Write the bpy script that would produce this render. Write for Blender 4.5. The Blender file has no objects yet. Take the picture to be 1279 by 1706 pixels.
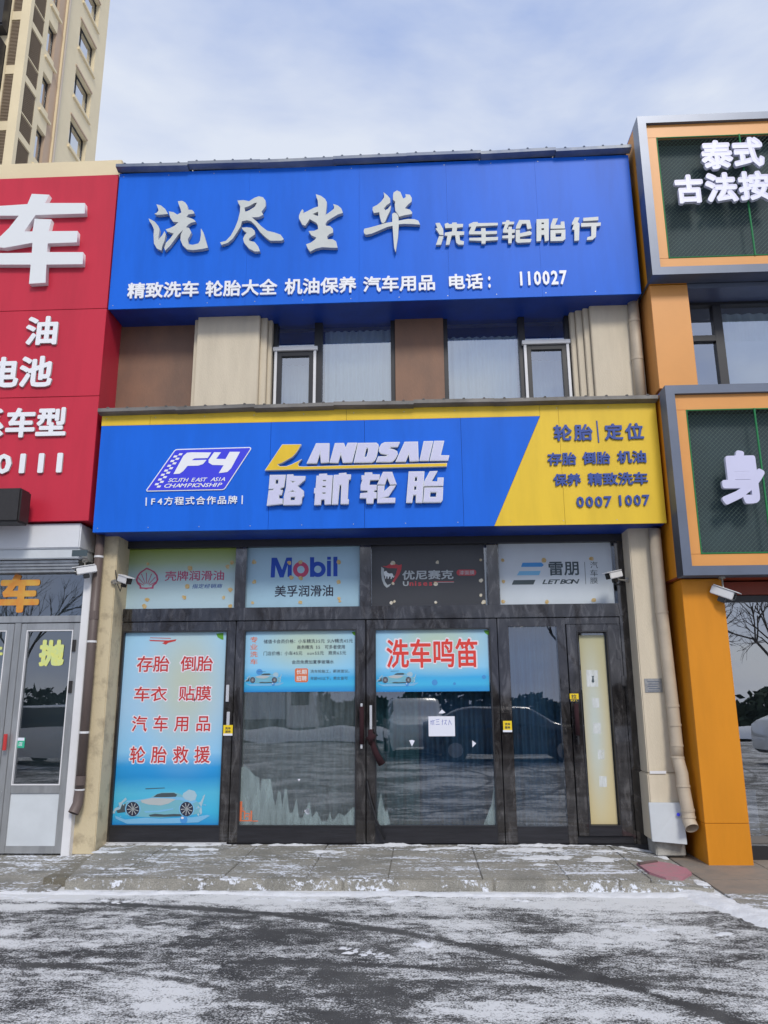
import bpy, bmesh, math, random
from mathutils import Vector, Matrix, noise
S = bpy.context.scene
COL = S.collection
R_ = math.radians
random.seed(7)

# ------------------------------------------------------------------ camera
CF = 1280.0
_p, _y, _r = R_(13.6122), R_(-2.6254), R_(-0.3718)
CC = Vector((0.6615, -9.546, 1.639))
_f = Vector((math.sin(_y)*math.cos(_p), math.cos(_y)*math.cos(_p), math.sin(_p)))
_rt = Vector((math.cos(_y), -math.sin(_y), 0))
_up = _rt.cross(_f)
CR = math.cos(_r)*_rt + math.sin(_r)*_up
CU = -math.sin(_r)*_rt + math.cos(_r)*_up
cam_d = bpy.data.cameras.new('camera')
cam = bpy.data.objects.new('camera', cam_d)
COL.objects.link(cam)
m3 = Matrix((CR, CU, -_f)).transposed()
cam.matrix_world = Matrix.Translation(CC) @ m3.to_4x4()
cam_d.sensor_fit = 'VERTICAL'
cam_d.sensor_height = 36.0
cam_d.lens = 36.0*CF/1706.0
cam_d.clip_start = 0.1
cam_d.clip_end = 2000
S.camera = cam

# ------------------------------------------------------------------ world, sun, exposure
w = bpy.data.worlds.new('World'); S.world = w; w.use_nodes = True
nt = w.node_tree; nt.nodes.clear()
wo = nt.nodes.new('ShaderNodeOutputWorld'); bg = nt.nodes.new('ShaderNodeBackground')
sky = nt.nodes.new('ShaderNodeTexSky'); sky.sky_type = 'NISHITA'; sky.sun_disc = False
SUN_EL, SUN_AZ = 42.0, 163.0          # azimuth clockwise from +Y
sky.sun_elevation = R_(SUN_EL); sky.sun_rotation = R_(SUN_AZ)
sky.air_density = 1.0; sky.dust_density = 1.5; sky.ozone_density = 2.0
tc = nt.nodes.new('ShaderNodeTexCoord'); mp = nt.nodes.new('ShaderNodeMapping')
mp.inputs['Scale'].default_value = (1.0, 1.0, 2.2); mp.inputs['Location'].default_value = (0.3, 1.9, 0.4)
mp.inputs['Rotation'].default_value = (0.2, 0.5, 0.6)
n1 = nt.nodes.new('ShaderNodeTexNoise'); n1.inputs['Scale'].default_value = 2.0; n1.inputs['Detail'].default_value = 6; n1.inputs['Roughness'].default_value = 0.52
n1.inputs['Distortion'].default_value = 0.3
cr = nt.nodes.new('ShaderNodeValToRGB')
cr.color_ramp.elements[0].position = 0.37; cr.color_ramp.elements[0].color = (4.3, 5.5, 8.7, 1)
cr.color_ramp.elements[1].position = 0.585; cr.color_ramp.elements[1].color = (8.2, 8.8, 10.0, 1)
mx = nt.nodes.new('ShaderNodeMix'); mx.data_type = 'RGBA'; mx.inputs[0].default_value = 0.88
L = nt.links.new
L(tc.outputs['Generated'], mp.inputs['Vector']); L(mp.outputs[0], n1.inputs['Vector']); L(n1.outputs['Fac'], cr.inputs[0])
L(sky.outputs[0], mx.inputs[6]); L(cr.outputs[0], mx.inputs[7]); L(mx.outputs[2], bg.inputs[0]); L(bg.outputs[0], wo.inputs[0])
bg.inputs[1].default_value = 0.1
sd = bpy.data.lights.new('sun', 'SUN'); sd.energy = 2.1; sd.angle = R_(14); sd.color = (1.0, 0.94, 0.84)
so = bpy.data.objects.new('sun', sd); COL.objects.link(so)
dv = Vector((math.sin(R_(SUN_AZ))*math.cos(R_(SUN_EL)), math.cos(R_(SUN_AZ))*math.cos(R_(SUN_EL)), math.sin(R_(SUN_EL))))
so.rotation_euler = (-dv).to_track_quat('-Z', 'Y').to_euler(); so.location = dv*60
S.view_settings.view_transform = 'Standard'; S.view_settings.look = 'None'
S.view_settings.exposure = 0.0; S.view_settings.gamma = 1.0; S.view_settings.use_curve_mapping = False

# ------------------------------------------------------------------ pixel -> place helpers
def at(px, py, Y=None, Z=None, X=None):
    d = _f + (px-639.5)/CF*CR - (py-853)/CF*CU
    t = (Y-CC.y)/d.y if Y is not None else ((Z-CC.z)/d.z if Z is not None else (X-CC.x)/d.x)
    return CC + d*t
def zoomer(x0, y0, s):
    return lambda *pts: [(x0+a/s, y0+b/s) for a, b in pts]
def plan(pts, Y):
    return [(at(a, b, Y).x, at(a, b, Y).z) for a, b in pts]

# ------------------------------------------------------------------ materials
M = {}
def mat(name, col, rough=0.5, metal=0.0, spec=0.5, var=0.0, vscale=2.0, bump=0.0, bscale=20.0, col2=None, stretch=(1, 1, 1), coat=0.0, lo=0.35, hi=0.65, rvar=0.0):
    m = bpy.data.materials.new(name); m.use_nodes = True
    t = m.node_tree; b = t.nodes['Principled BSDF']
    b.inputs['Base Color'].default_value = (*col, 1); b.inputs['Roughness'].default_value = rough
    b.inputs['Metallic'].default_value = metal; b.inputs['Specular IOR Level'].default_value = spec
    b.inputs['Coat Weight'].default_value = coat; b.inputs['Coat Roughness'].default_value = 0.08
    co = t.nodes.new('ShaderNodeTexCoord'); ge = t.nodes.new('ShaderNodeNewGeometry')
    mpn = t.nodes.new('ShaderNodeMapping'); mpn.inputs['Scale'].default_value = stretch
    t.links.new(ge.outputs['Position'], mpn.inputs[0])
    if var > 0 or col2:
        n = t.nodes.new('ShaderNodeTexNoise'); n.inputs['Scale'].default_value = vscale; n.inputs['Detail'].default_value = 7
        n.inputs['Roughness'].default_value = 0.62
        t.links.new(mpn.outputs[0], n.inputs['Vector'])
        r = t.nodes.new('ShaderNodeValToRGB'); t.links.new(n.outputs['Fac'], r.inputs[0])
        r.color_ramp.elements[0].position = lo; r.color_ramp.elements[1].position = hi
        c2 = col2 if col2 else tuple(c*(1-var) for c in col)
        r.color_ramp.elements[0].color = (*c2, 1); r.color_ramp.elements[1].color = (*col, 1)
        t.links.new(r.outputs[0], b.inputs['Base Color'])
        if rvar > 0:
            mr = t.nodes.new('ShaderNodeMapRange'); mr.inputs[3].default_value = rough+rvar; mr.inputs[4].default_value = max(.03, rough-rvar)
            t.links.new(n.outputs['Fac'], mr.inputs[0]); t.links.new(mr.outputs[0], b.inputs['Roughness'])
    if bump > 0:
        n2 = t.nodes.new('ShaderNodeTexNoise'); n2.inputs['Scale'].default_value = bscale; n2.inputs['Detail'].default_value = 5
        t.links.new(mpn.outputs[0], n2.inputs['Vector'])
        bp = t.nodes.new('ShaderNodeBump'); bp.inputs['Strength'].default_value = bump; bp.inputs['Distance'].default_value = 0.02
        t.links.new(n2.outputs['Fac'], bp.inputs['Height']); t.links.new(bp.outputs[0], b.inputs['Normal'])
    M[name] = m
    return m
def srgb(r, g, b):
    f = lambda c: (c/255/12.92) if c <= 10 else ((c/255+.055)/1.055)**2.4
    return (f(r), f(g), f(b))

mat('blue_panel', (0.009, 0.138, 0.72), 0.42, var=0.16, vscale=1.6, stretch=(2.2, 2.2, .35), lo=.25, hi=.6, bump=0.13, bscale=0.9, spec=0.2)
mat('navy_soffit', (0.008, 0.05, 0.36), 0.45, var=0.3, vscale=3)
mat('yellow_panel', (0.80, 0.54, 0.035), 0.36, var=0.16, vscale=1.6, stretch=(2.2, 2.2, .35), lo=.25, hi=.6, bump=0.13, bscale=0.9, spec=0.35)
mat('red_panel', (0.56, 0.026, 0.055), 0.38, var=0.16, vscale=1.6, stretch=(2.2, 2.2, .35), lo=.25, hi=.6, bump=0.13, bscale=0.9, spec=0.35)
mat('letter_grey', (0.59, 0.62, 0.61), 0.45, var=0.12, vscale=3)
mat('letter_side', (0.52, 0.54, 0.54), 0.5, var=0.15, vscale=3)
mat('letter_white', (0.82, 0.83, 0.87), 0.4)
mat('letter_lilac', (0.60, 0.60, 0.80), 0.35, var=0.06)
mat('letter_violet_edge', (0.75, 0.76, 0.92), 0.4)
mat('chrome_edge', (0.74, 0.74, 0.76), 0.25, metal=0.55)
mat('letter_navy', (0.02, 0.06, 0.30), 0.4)
mat('badge_blue', (0.045, 0.05, 0.72), 0.3)
mat('cream_wall', (0.66, 0.58, 0.45), 0.8, var=0.12, vscale=2.2, bump=0.25, bscale=60, stretch=(3, 3, .5))
mat('cream_wall_old', (0.60, 0.51, 0.34), 0.85, bump=0.22, bscale=40, col2=(0.34, 0.28, 0.19), vscale=5, lo=.28, hi=.5)
mat('grey_plinth', (0.42, 0.41, 0.38), 0.8, var=0.35, vscale=9, bump=0.4, bscale=40)
mat('brown_stone', (0.25, 0.135, 0.085), 0.6, col2=(0.17, 0.10, 0.07), vscale=2.0, stretch=(1, 1, .5), bump=0.1, bscale=50)
mat('cap_metal', (0.21, 0.20, 0.19), 0.55, metal=0.3, col2=(0.12, 0.115, 0.11), vscale=3)
mat('cap_metal_blue', (0.27, 0.29, 0.32), 0.5, metal=0.3, col2=(0.12, 0.15, 0.23), vscale=2)
mat('dark_frame', (0.02, 0.02, 0.024), 0.4)
mat('white_frame', (0.75, 0.75, 0.77), 0.4, var=.1)
mat('alu_frame', (0.40, 0.41, 0.42), 0.35, metal=0.5, var=0.25, vscale=4, stretch=(2, 2, .4))
mat('white_panel', (0.62, 0.66, 0.70), 0.4, var=0.12, vscale=2)
mat('shutter_white', (0.70, 0.72, 0.76), 0.4, var=0.08, vscale=2)
mat('pipe_cream', (0.52, 0.44, 0.34), 0.55, var=0.15, vscale=4)
mat('pipe_brown', (0.14, 0.105, 0.095), 0.5, var=0.3, vscale=4, stretch=(1, 1, .3))
mat('orange_panel', (0.68, 0.26, 0.018), 0.38, var=0.16, vscale=1.6, stretch=(2.2, 2.2, .35), lo=.25, hi=.6, bump=0.13, bscale=0.9, spec=0.25)
mat('orange_panel_sky_sheen', (0.74, 0.33, 0.09), 0.38, var=0.08, vscale=1.2, spec=0.4)  # same orange cladding, with the pale sheen of reflected sky put into its colour
mat('slate_frame', (0.135, 0.16, 0.22), 0.36, metal=0.25, var=0.12, vscale=2.5)
mat('dark_green_back', (0.035, 0.065, 0.075), 0.7, col2=(0.025, 0.045, 0.055), vscale=2)
mat('wire', (0.13, 0.20, 0.17), 0.5, metal=0.4)
mat('green_rod', (0.015, 0.20, 0.06), 0.4)
mat('rust_beam', (0.30, 0.05, 0.02), 0.5, var=.3)
mat('camera_white', (0.72, 0.72, 0.73), 0.35)
mat('camera_black', (0.012, 0.012, 0.014), 0.25)
mat('bracket_metal', (0.5, 0.48, 0.44), 0.4, metal=.6)
mat('curtain_teal', (0.15, 0.29, 0.33), 0.9, var=0.4, vscale=3, stretch=(6, 1, .4))
mat('curtain_grey', (0.12, 0.17, 0.20), 0.9, var=0.4, vscale=3, stretch=(6, 1, .4))
mat('curtain_white', (0.75, 0.82, 0.84), 0.9, var=0.15, vscale=3, stretch=(6, 1, .4))
mat('curtain_navy', (0.12, 0.22, 0.36), 0.9, var=0.3, vscale=3, stretch=(6, 1, .4))
mat('interior', (0.10, 0.11, 0.12), 0.9)
mat('maroon_cloth', (0.022, 0.003, 0.007), 0.9)
mat('black_rubber', (0.010, 0.010, 0.014), 0.6)
mat('paper_white', (0.72, 0.74, 0.84), 0.8)
mat('ink_blue', (0.25, 0.28, 0.55), 0.8)
mat('ink_black', (0.018, 0.022, 0.05), 0.7)
mat('ink_red', (0.50, 0.035, 0.035), 0.7)
mat('ink_red_bright', (0.66, 0.045, 0.035), 0.7)
mat('ink_glow', (0.72, 0.68, 0.76), 0.7)
mat('ink_orange', (0.66, 0.16, 0.06), 0.7)
mat('ink_pink', (0.43, 0.075, 0.16), 0.7)
mat('ink_pale_glow', (0.34, 0.50, 0.60), 0.7)
mat('ink_navy', (0.03, 0.08, 0.30), 0.7)
mat('ink_mobil_blue', (0.006, 0.06, 0.42), 0.6)
mat('ink_mobil_red', (0.48, 0.06, 0.14), 0.6)
mat('ink_silver', (0.42, 0.46, 0.48), 0.6)
mat('ink_white', (0.70, 0.74, 0.76), 0.7)
mat('ink_faded_red', (0.46, 0.055, 0.07), 0.6)
mat('ink_sky', (0.055, 0.27, 0.62), 0.6)
mat('ink_pale_sky', (0.18, 0.45, 0.70), 0.6)
mat('ink_slate', (0.05, 0.075, 0.09), 0.6)
mat('ink_teal', (0.16, 0.42, 0.52), 0.5)
mat('ink_leaf', (0.10, 0.32, 0.03), 0.7)
mat('poster_grey', (0.56, 0.62, 0.68), 0.35, var=0.06)
mat('poster_black', (0.045, 0.047, 0.055), 0.3, var=0.15, vscale=2)
mat('poster_mobil', (0.34, 0.53, 0.66), 0.3, var=0.10, vscale=1.5)
mat('glue', (0.58, 0.48, 0.28), 0.6, col2=(0.50, 0.32, 0.10), vscale=30)
mat('glue_white', (0.62, 0.60, 0.55), 0.6, col2=(0.50, 0.42, 0.25), vscale=22)
mat('sticker_yellow', (0.80, 0.58, 0.01), 0.5)
mat('sticker_green', (0.03, 0.42, 0.26), 0.5)
mat('yellow_print', (0.70, 0.70, 0.18), 0.6, col2=(0.55, 0.66, 0.30), vscale=20)
mat('orange_print', (0.62, 0.20, 0.03), 0.6, col2=(0.62, 0.36, 0.06), vscale=5)
mat('plaque_metal', (0.42, 0.42, 0.42), 0.35, metal=0.6, var=.25, vscale=40)
mat('snow', (0.70, 0.715, 0.75), 0.9, bump=0.5, bscale=50, var=0.08, vscale=12)
mat('tower_wall', (0.78, 0.66, 0.44), 0.85, var=0.08, vscale=0.6, bump=.2, bscale=8)
mat('tower_pink', (0.52, 0.38, 0.27), 0.85, var=0.08, vscale=0.6)
mat('tower_grey', (0.50, 0.44, 0.38), 0.85, var=0.1, vscale=0.6)
mat('louvre_brown', (0.13, 0.095, 0.065), 0.7)
mat('louvre_slat', (0.30, 0.23, 0.16), 0.7)
mat('roof_grey', (0.10, 0.10, 0.10), 0.9)
mat('pink_mat', (0.40, 0.17, 0.21), 0.8, col2=(0.30, 0.20, 0.21), vscale=9, bump=.3, bscale=60, lo=.3, hi=.55)
mat('stone_tile', (0.27, 0.22, 0.18), 0.7, col2=(0.20, 0.18, 0.16), vscale=5, bump=.3, bscale=60)
mat('car_white', (0.72, 0.73, 0.74), 0.25, coat=1); mat('car_black', (0.015, 0.017, 0.022), 0.2, coat=1)
mat('car_glass', (0.02, 0.025, 0.03), 0.06); mat('tyre', (0.02, 0.02, 0.02), 0.8); mat('rim', (0.45, 0.45, 0.47), 0.35, metal=.8)
mat('lamp_glass', (0.7, 0.7, 0.68), 0.15); mat('tail_red', (0.4, 0.01, 0.01), 0.3)
mat('bark', (0.09, 0.07, 0.055), 0.9, var=.3, vscale=20)
mat('conifer', (0.035, 0.06, 0.03), 0.9, var=.5, vscale=5)
mat('floodlight_black', (0.025, 0.022, 0.022), 0.45, var=.3, vscale=20)

# dark marbled bronze storefront cladding: glossy, wavy
def frame_mat():
    m = bpy.data.materials.new('bronze_frame'); m.use_nodes = True; t = m.node_tree; b = t.nodes['Principled BSDF']
    ge = t.nodes.new('ShaderNodeNewGeometry')
    mpn = t.nodes.new('ShaderNodeMapping'); mpn.inputs['Scale'].default_value = (5, 5, 1.6); t.links.new(ge.outputs['Position'], mpn.inputs[0])
    n = t.nodes.new('ShaderNodeTexNoise'); n.inputs['Scale'].default_value = 1.3; n.inputs['Detail'].default_value = 6; n.inputs['Distortion'].default_value = 2.2; n.inputs['Roughness'].default_value = .6
    t.links.new(mpn.outputs[0], n.inputs['Vector'])
    r = t.nodes.new('ShaderNodeValToRGB'); t.links.new(n.outputs['Fac'], r.inputs[0])
    e = r.color_ramp.elements; e[0].position = .38; e[0].color = (.028, .025, .026, 1); e[1].position = .78; e[1].color = (.15, .142, .142, 1)
    x = e.new(.52); x.color = (.045, .041, .042, 1)
    t.links.new(r.outputs[0], b.inputs['Base Color'])
    b.inputs['Roughness'].default_value = .08; b.inputs['Metallic'].default_value = .5; b.inputs['Coat Weight'].default_value = 1.0
    bp = t.nodes.new('ShaderNodeBump'); bp.inputs['Strength'].default_value = .25; bp.inputs['Distance'].default_value = .03
    n3 = t.nodes.new('ShaderNodeTexNoise'); n3.inputs['Scale'].default_value = .9; n3.inputs['Detail'].default_value = 1; t.links.new(mpn.outputs[0], n3.inputs['Vector'])
    t.links.new(n3.outputs['Fac'], bp.inputs['Height']); t.links.new(bp.outputs[0], b.inputs['Normal'])
    M['bronze_frame'] = m
frame_mat()
def glass_mat(name, tint, base_refl, rough=0.0, wav=0.0):
    m = bpy.data.materials.new(name); m.use_nodes = True; t = m.node_tree; t.nodes.clear()
    o = t.nodes.new('ShaderNodeOutputMaterial'); mixn = t.nodes.new('ShaderNodeMixShader'); tr = t.nodes.new('ShaderNodeBsdfTransparent'); gl = t.nodes.new('ShaderNodeBsdfGlossy')
    tr.inputs[0].default_value = (*tint, 1); gl.inputs['Roughness'].default_value = rough; gl.inputs['Color'].default_value = (.95, .97, 1, 1)
    fr = t.nodes.new('ShaderNodeFresnel'); fr.inputs[0].default_value = 1.5
    ad = t.nodes.new('ShaderNodeMath'); ad.operation = 'ADD'; ad.inputs[1].default_value = base_refl; ad.use_clamp = True
    t.links.new(fr.outputs[0], ad.inputs[0]); t.links.new(ad.outputs[0], mixn.inputs[0]); t.links.new(tr.outputs[0], mixn.inputs[1]); t.links.new(gl.outputs[0], mixn.inputs[2]); t.links.new(mixn.outputs[0], o.inputs[0])
    if wav:
        ge = t.nodes.new('ShaderNodeNewGeometry'); n = t.nodes.new('ShaderNodeTexNoise'); n.inputs['Scale'].default_value = 1.2; n.inputs['Detail'].default_value = 1
        t.links.new(ge.outputs['Position'], n.inputs['Vector'])
        bp = t.nodes.new('ShaderNodeBump'); bp.inputs['Strength'].default_value = wav; bp.inputs['Distance'].default_value = .02
        t.links.new(n.outputs['Fac'], bp.inputs['Height']); t.links.new(bp.outputs[0], gl.inputs['Normal'])
    M[name] = m
glass_mat('glass', (.76, .90, .93), .18, wav=.06)
glass_mat('glass_upper', (.85, .93, .97), .38, wav=.06)
glass_mat('glass_sky', (.45, .52, .58), .55, wav=.05)
def film_mat(name, col, alpha):
    m = bpy.data.materials.new(name); m.use_nodes = True; b = m.node_tree.nodes['Principled BSDF']
    b.inputs['Base Color'].default_value = (*col, 1); b.inputs['Roughness'].default_value = .6
    t = m.node_tree; ge = t.nodes.new('ShaderNodeNewGeometry'); mp_ = t.nodes.new('ShaderNodeMapping'); mp_.inputs['Scale'].default_value = (9, 9, 1.6); n = t.nodes.new('ShaderNodeTexNoise'); n.inputs['Scale'].default_value = 1.6; n.inputs['Detail'].default_value = 7; n.inputs['Roughness'].default_value = .7
    mr = t.nodes.new('ShaderNodeMapRange'); mr.inputs[1].default_value = .3; mr.inputs[2].default_value = .7; mr.inputs[3].default_value = alpha*.35; mr.inputs[4].default_value = min(1, alpha*1.7)
    t.links.new(ge.outputs['Position'], mp_.inputs[0]); t.links.new(mp_.outputs[0], n.inputs['Vector']); t.links.new(n.outputs['Fac'], mr.inputs[0]); t.links.new(mr.outputs[0], b.inputs['Alpha'])
    M[name] = m
film_mat('old_film', (.34, .42, .45), .07); film_mat('torn_film', (.36, .46, .48), .32); film_mat('faint_print', (.80, .84, .86), .5)
# gradient prints (object Z from 0..1 along generated coordinates)
def gradient_mat(name, stops, streak=0.12, scale=(1.2, 1, 14), blot=None, stretch_amt=.06, rough=.35):
    m = bpy.data.materials.new(name); m.use_nodes = True; t = m.node_tree; b = t.nodes['Principled BSDF']; b.inputs['Roughness'].default_value = rough
    tc = t.nodes.new('ShaderNodeTexCoord'); sx = t.nodes.new('ShaderNodeSeparateXYZ'); t.links.new(tc.outputs['Generated'], sx.inputs[0])
    mpn = t.nodes.new('ShaderNodeMapping'); mpn.inputs['Scale'].default_value = scale; t.links.new(tc.outputs['Generated'], mpn.inputs[0])
    n = t.nodes.new('ShaderNodeTexNoise'); n.inputs['Scale'].default_value = 1.5; n.inputs['Detail'].default_value = 4; t.links.new(mpn.outputs[0], n.inputs['Vector'])
    ma = t.nodes.new('ShaderNodeMath'); ma.operation = 'MULTIPLY_ADD'; ma.inputs[1].default_value = stretch_amt*2; t.links.new(n.outputs['Fac'], ma.inputs[0])
    sb = t.nodes.new('ShaderNodeMath'); sb.operation = 'SUBTRACT'; sb.inputs[1].default_value = stretch_amt; t.links.new(sx.outputs['Z'], sb.inputs[0]); t.links.new(sb.outputs[0], ma.inputs[2])
    r = t.nodes.new('ShaderNodeValToRGB'); t.links.new(ma.outputs[0], r.inputs[0])
    e = r.color_ramp.elements
    e[0].position = stops[0][0]; e[0].color = (*stops[0][1], 1); e[1].position = stops[-1][0]; e[1].color = (*stops[-1][1], 1)
    for p, c in stops[1:-1]:
        x = e.new(p); x.color = (*c, 1)
    last = r.outputs[0]
    if blot:
        bc, bx, bz, br = blot
        vd = t.nodes.new('ShaderNodeVectorMath'); vd.operation = 'DISTANCE'; vd.inputs[1].default_value = (bx, .5, bz)
        fl = t.nodes.new('ShaderNodeCombineXYZ'); t.links.new(sx.outputs['X'], fl.inputs[0]); fl.inputs[1].default_value = .5; t.links.new(sx.outputs['Z'], fl.inputs[2])
        t.links.new(fl.outputs[0], vd.inputs[0])
        mr = t.nodes.new('ShaderNodeMapRange'); mr.interpolation_type = 'SMOOTHSTEP'; mr.inputs[1].default_value = br; mr.inputs[2].default_value = 0; t.links.new(vd.outputs['Value'], mr.inputs[0])
        mm = t.nodes.new('ShaderNodeMix'); mm.data_type = 'RGBA'; mm.inputs[7].default_value = (*bc, 1); t.links.new(mr.outputs[0], mm.inputs[0]); t.links.new(last, mm.inputs[6]); last = mm.outputs[2]
    t.links.new(last, b.inputs['Base Color']); M[name] = m
s = srgb
gradient_mat('print_tall_poster', [(0, s(30, 130, 200)), (.06, s(60, 175, 215)), (.16, s(80, 180, 215)), (.24, s(30, 140, 205)), (.29, s(40, 150, 215)), (.36, s(135, 195, 235)), (.6, s(160, 200, 232)), (1, s(158, 205, 235))], blot=(s(185, 195, 180), .6, .72, .55), stretch_amt=.02)
gradient_mat('print_wide_poster', [(0, s(30, 130, 200)), (.12, s(70, 180, 225)), (.22, s(60, 170, 225)), (.4, s(140, 200, 235)), (1, s(150, 195, 225))], blot=(s(180, 200, 180), .55, .75, .6), stretch_amt=.03)
gradient_mat('print_shell', [(0, s(172, 198, 212)), (.55, s(170, 196, 200)), (.75, s(158, 178, 135)), (1, s(140, 160, 60))], stretch_amt=.08, scale=(1.5, 1, 1.5))
gradient_mat('print_cream_poster', [(0, s(205, 190, 145)), (.5, s(196, 186, 150)), (1, s(180, 176, 140))], blot=(s(190, 200, 195), .4, .5, .6), stretch_amt=.05, scale=(1.5, 1, 1.5))

# concrete apron with thin smeared snow, asphalt with granular snow
def ground_mat(name, base, base2, snowcol, cov_scale, stretch, rot, cov_lo, cov_hi, grain, tracks=False, fine=.5, soft=.14):
    m = bpy.data.materials.new(name); m.use_nodes = True; t = m.node_tree; b = t.nodes['Principled BSDF']; b.inputs['Roughness'].default_value = .8
    N = t.nodes.new; K = t.links.new
    ge = N('ShaderNodeNewGeometry')
    def nz(scale, detail=6, sc=(1, 1, 1), ro=0, dist=0, rough=.55, loc=(0, 0, 0)):
        a = N('ShaderNodeMapping'); a.inputs['Scale'].default_value = sc; a.inputs['Rotation'].default_value = (0, 0, ro); a.inputs['Location'].default_value = loc
        K(ge.outputs['Position'], a.inputs[0]); n = N('ShaderNodeTexNoise'); n.inputs['Scale'].default_value = scale; n.inputs['Detail'].default_value = detail; n.inputs['Distortion'].default_value = dist; n.inputs['Roughness'].default_value = rough
        K(a.outputs[0], n.inputs['Vector']); return n.outputs['Fac']
    def math_(op, a, b_, c=None, clamp=False):
        x = N('ShaderNodeMath'); x.operation = op; x.use_clamp = clamp
        for i, v in enumerate((a, b_, c)):
            if v is None: continue
            if isinstance(v, (int, float)): x.inputs[i].default_value = v
            else: K(v, x.inputs[i])
        return x.outputs[0]
    big = nz(cov_scale, 7, stretch, rot, .6, .6)
    streak = nz(cov_scale*2.2, 5, (stretch[0]*.5, stretch[1]*2.2, 1), rot+.15, .3, .6, (3, 1, 0))
    cov = math_('ADD', math_('MULTIPLY', big, .66), math_('MULTIPLY', streak, .34))
    mid = nz(cov_scale*7, 6, (1, 1.5, 1), .5, .8, .65, (5, 2, 0))
    cov = math_('ADD', cov, math_('MULTIPLY', math_('SUBTRACT', mid, .5), .42))
    if tracks:
        sy_ = N('ShaderNodeSeparateXYZ'); K(ge.outputs['Position'], sy_.inputs[0])
        kb = N('ShaderNodeMapRange'); kb.interpolation_type = 'SMOOTHSTEP'; kb.inputs[1].default_value = -2.75; kb.inputs[2].default_value = -1.9; kb.inputs[3].default_value = 0; kb.inputs[4].default_value = .13; K(sy_.outputs[1], kb.inputs[0])
        cov = math_('ADD', cov, kb.outputs[0])
        sp = N('ShaderNodeSeparateXYZ'); K(ge.outputs['Position'], sp.inputs[0])
        for cx, cy, rad, wd, amt in ((-2.6, -8.6, 6.3, .08, .17), (-2.6, -8.6, 4.75, .07, .12), (-.5, -13, 9.2, .06, .10)):
            dx = math_('SUBTRACT', sp.outputs[0], cx); dy = math_('SUBTRACT', sp.outputs[1], cy)
            d = math_('SQRT', math_('ADD', math_('MULTIPLY', dx, dx), math_('MULTIPLY', dy, dy)), 0)
            k = math_('ABSOLUTE', math_('SUBTRACT', d, rad), 0)
            band = math_('SUBTRACT', 1.0, math_('DIVIDE', k, wd), clamp=True)
            cov = math_('SUBTRACT', cov, math_('MULTIPLY', band, amt))
    mr = N('ShaderNodeMapRange'); mr.inputs[1].default_value = cov_lo; mr.inputs[2].default_value = cov_hi; K(cov, mr.inputs[0]); c = mr.outputs[0]
    gr = nz(grain, 3, (1, 1, 1), 0, 0, .7); gr2 = nz(grain*.28, 4, (1, 1.6, 1), .3, 0, .7)
    gr3 = nz(grain*.11, 5, (1, 1.4, 1), .4, .5, .68)
    g = math_('ADD', math_('ADD', math_('MULTIPLY', gr, .56), math_('MULTIPLY', gr2, .26)), math_('MULTIPLY', gr3, .18))
    gn = N('ShaderNodeMapRange'); gn.inputs[1].default_value = .38; gn.inputs[2].default_value = .62; K(g, gn.inputs[0]); g = gn.outputs[0]
    thr = math_('SUBTRACT', .5+fine*.5, math_('MULTIPLY', c, fine))      # high coverage -> low threshold
    df = math_('SUBTRACT', g, thr)
    mk = N('ShaderNodeMapRange'); mk.inputs[1].default_value = -.16; mk.inputs[2].default_value = soft; K(df, mk.inputs[0]); mask = mk.outputs[0]
    ba = nz(1.6, 6, (1, 1, 1), .7, 1, .6); rb = N('ShaderNodeValToRGB'); K(ba, rb.inputs[0]); rb.color_ramp.elements[0].position = .35; rb.color_ramp.elements[1].position = .62
    rb.color_ramp.elements[0].color = (*base2, 1); rb.color_ramp.elements[1].color = (*base, 1)
    col = rb.outputs[0]
    fg = nz(140, 3); rf = N('ShaderNodeMapRange'); rf.inputs[1].default_value = .3; rf.inputs[2].default_value = .75; rf.inputs[3].default_value = .55; rf.inputs[4].default_value = 1.5; K(fg, rf.inputs[0])
    mu = N('ShaderNodeMix'); mu.data_type = 'RGBA'; mu.blend_type = 'MULTIPLY'; mu.inputs[0].default_value = 1; K(col, mu.inputs[6]); K(rf.outputs[0], mu.inputs[7])
    mxx = N('ShaderNodeMix'); mxx.data_type = 'RGBA'; K(mask, mxx.inputs[0]); K(mu.outputs[2], mxx.inputs[6]); mxx.inputs[7].default_value = (*snowcol, 1)
    K(mxx.outputs[2], b.inputs['Base Color'])
    bp = N('ShaderNodeBump'); bp.inputs['Strength'].default_value = .6; bp.inputs['Distance'].default_value = .015
    h = math_('ADD', math_('MULTIPLY', mask, .6), math_('MULTIPLY', fg, .4)); K(h, bp.inputs['Height']); K(bp.outputs[0], b.inputs['Normal'])
    M[name] = m
ground_mat('asphalt', (.075, .075, .075), (.032, .032, .034), (.66, .67, .68), .70, (1, 1.4, 1), .35, .36, .65, 70, tracks=True, fine=1.1, soft=.24)
ground_mat('concrete', (.30, .285, .25), (.19, .185, .165), (.70, .73, .80), 1.3, (.8, 2.6, 1), .35, .47, .68, 28, fine=.9)
ground_mat('concrete_step', (.215, .20, .165), (.12, .105, .07), (.66, .69, .74), 1.2, (.8, 2.6, 1), .35, .5, .72, 28, fine=.9)

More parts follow.
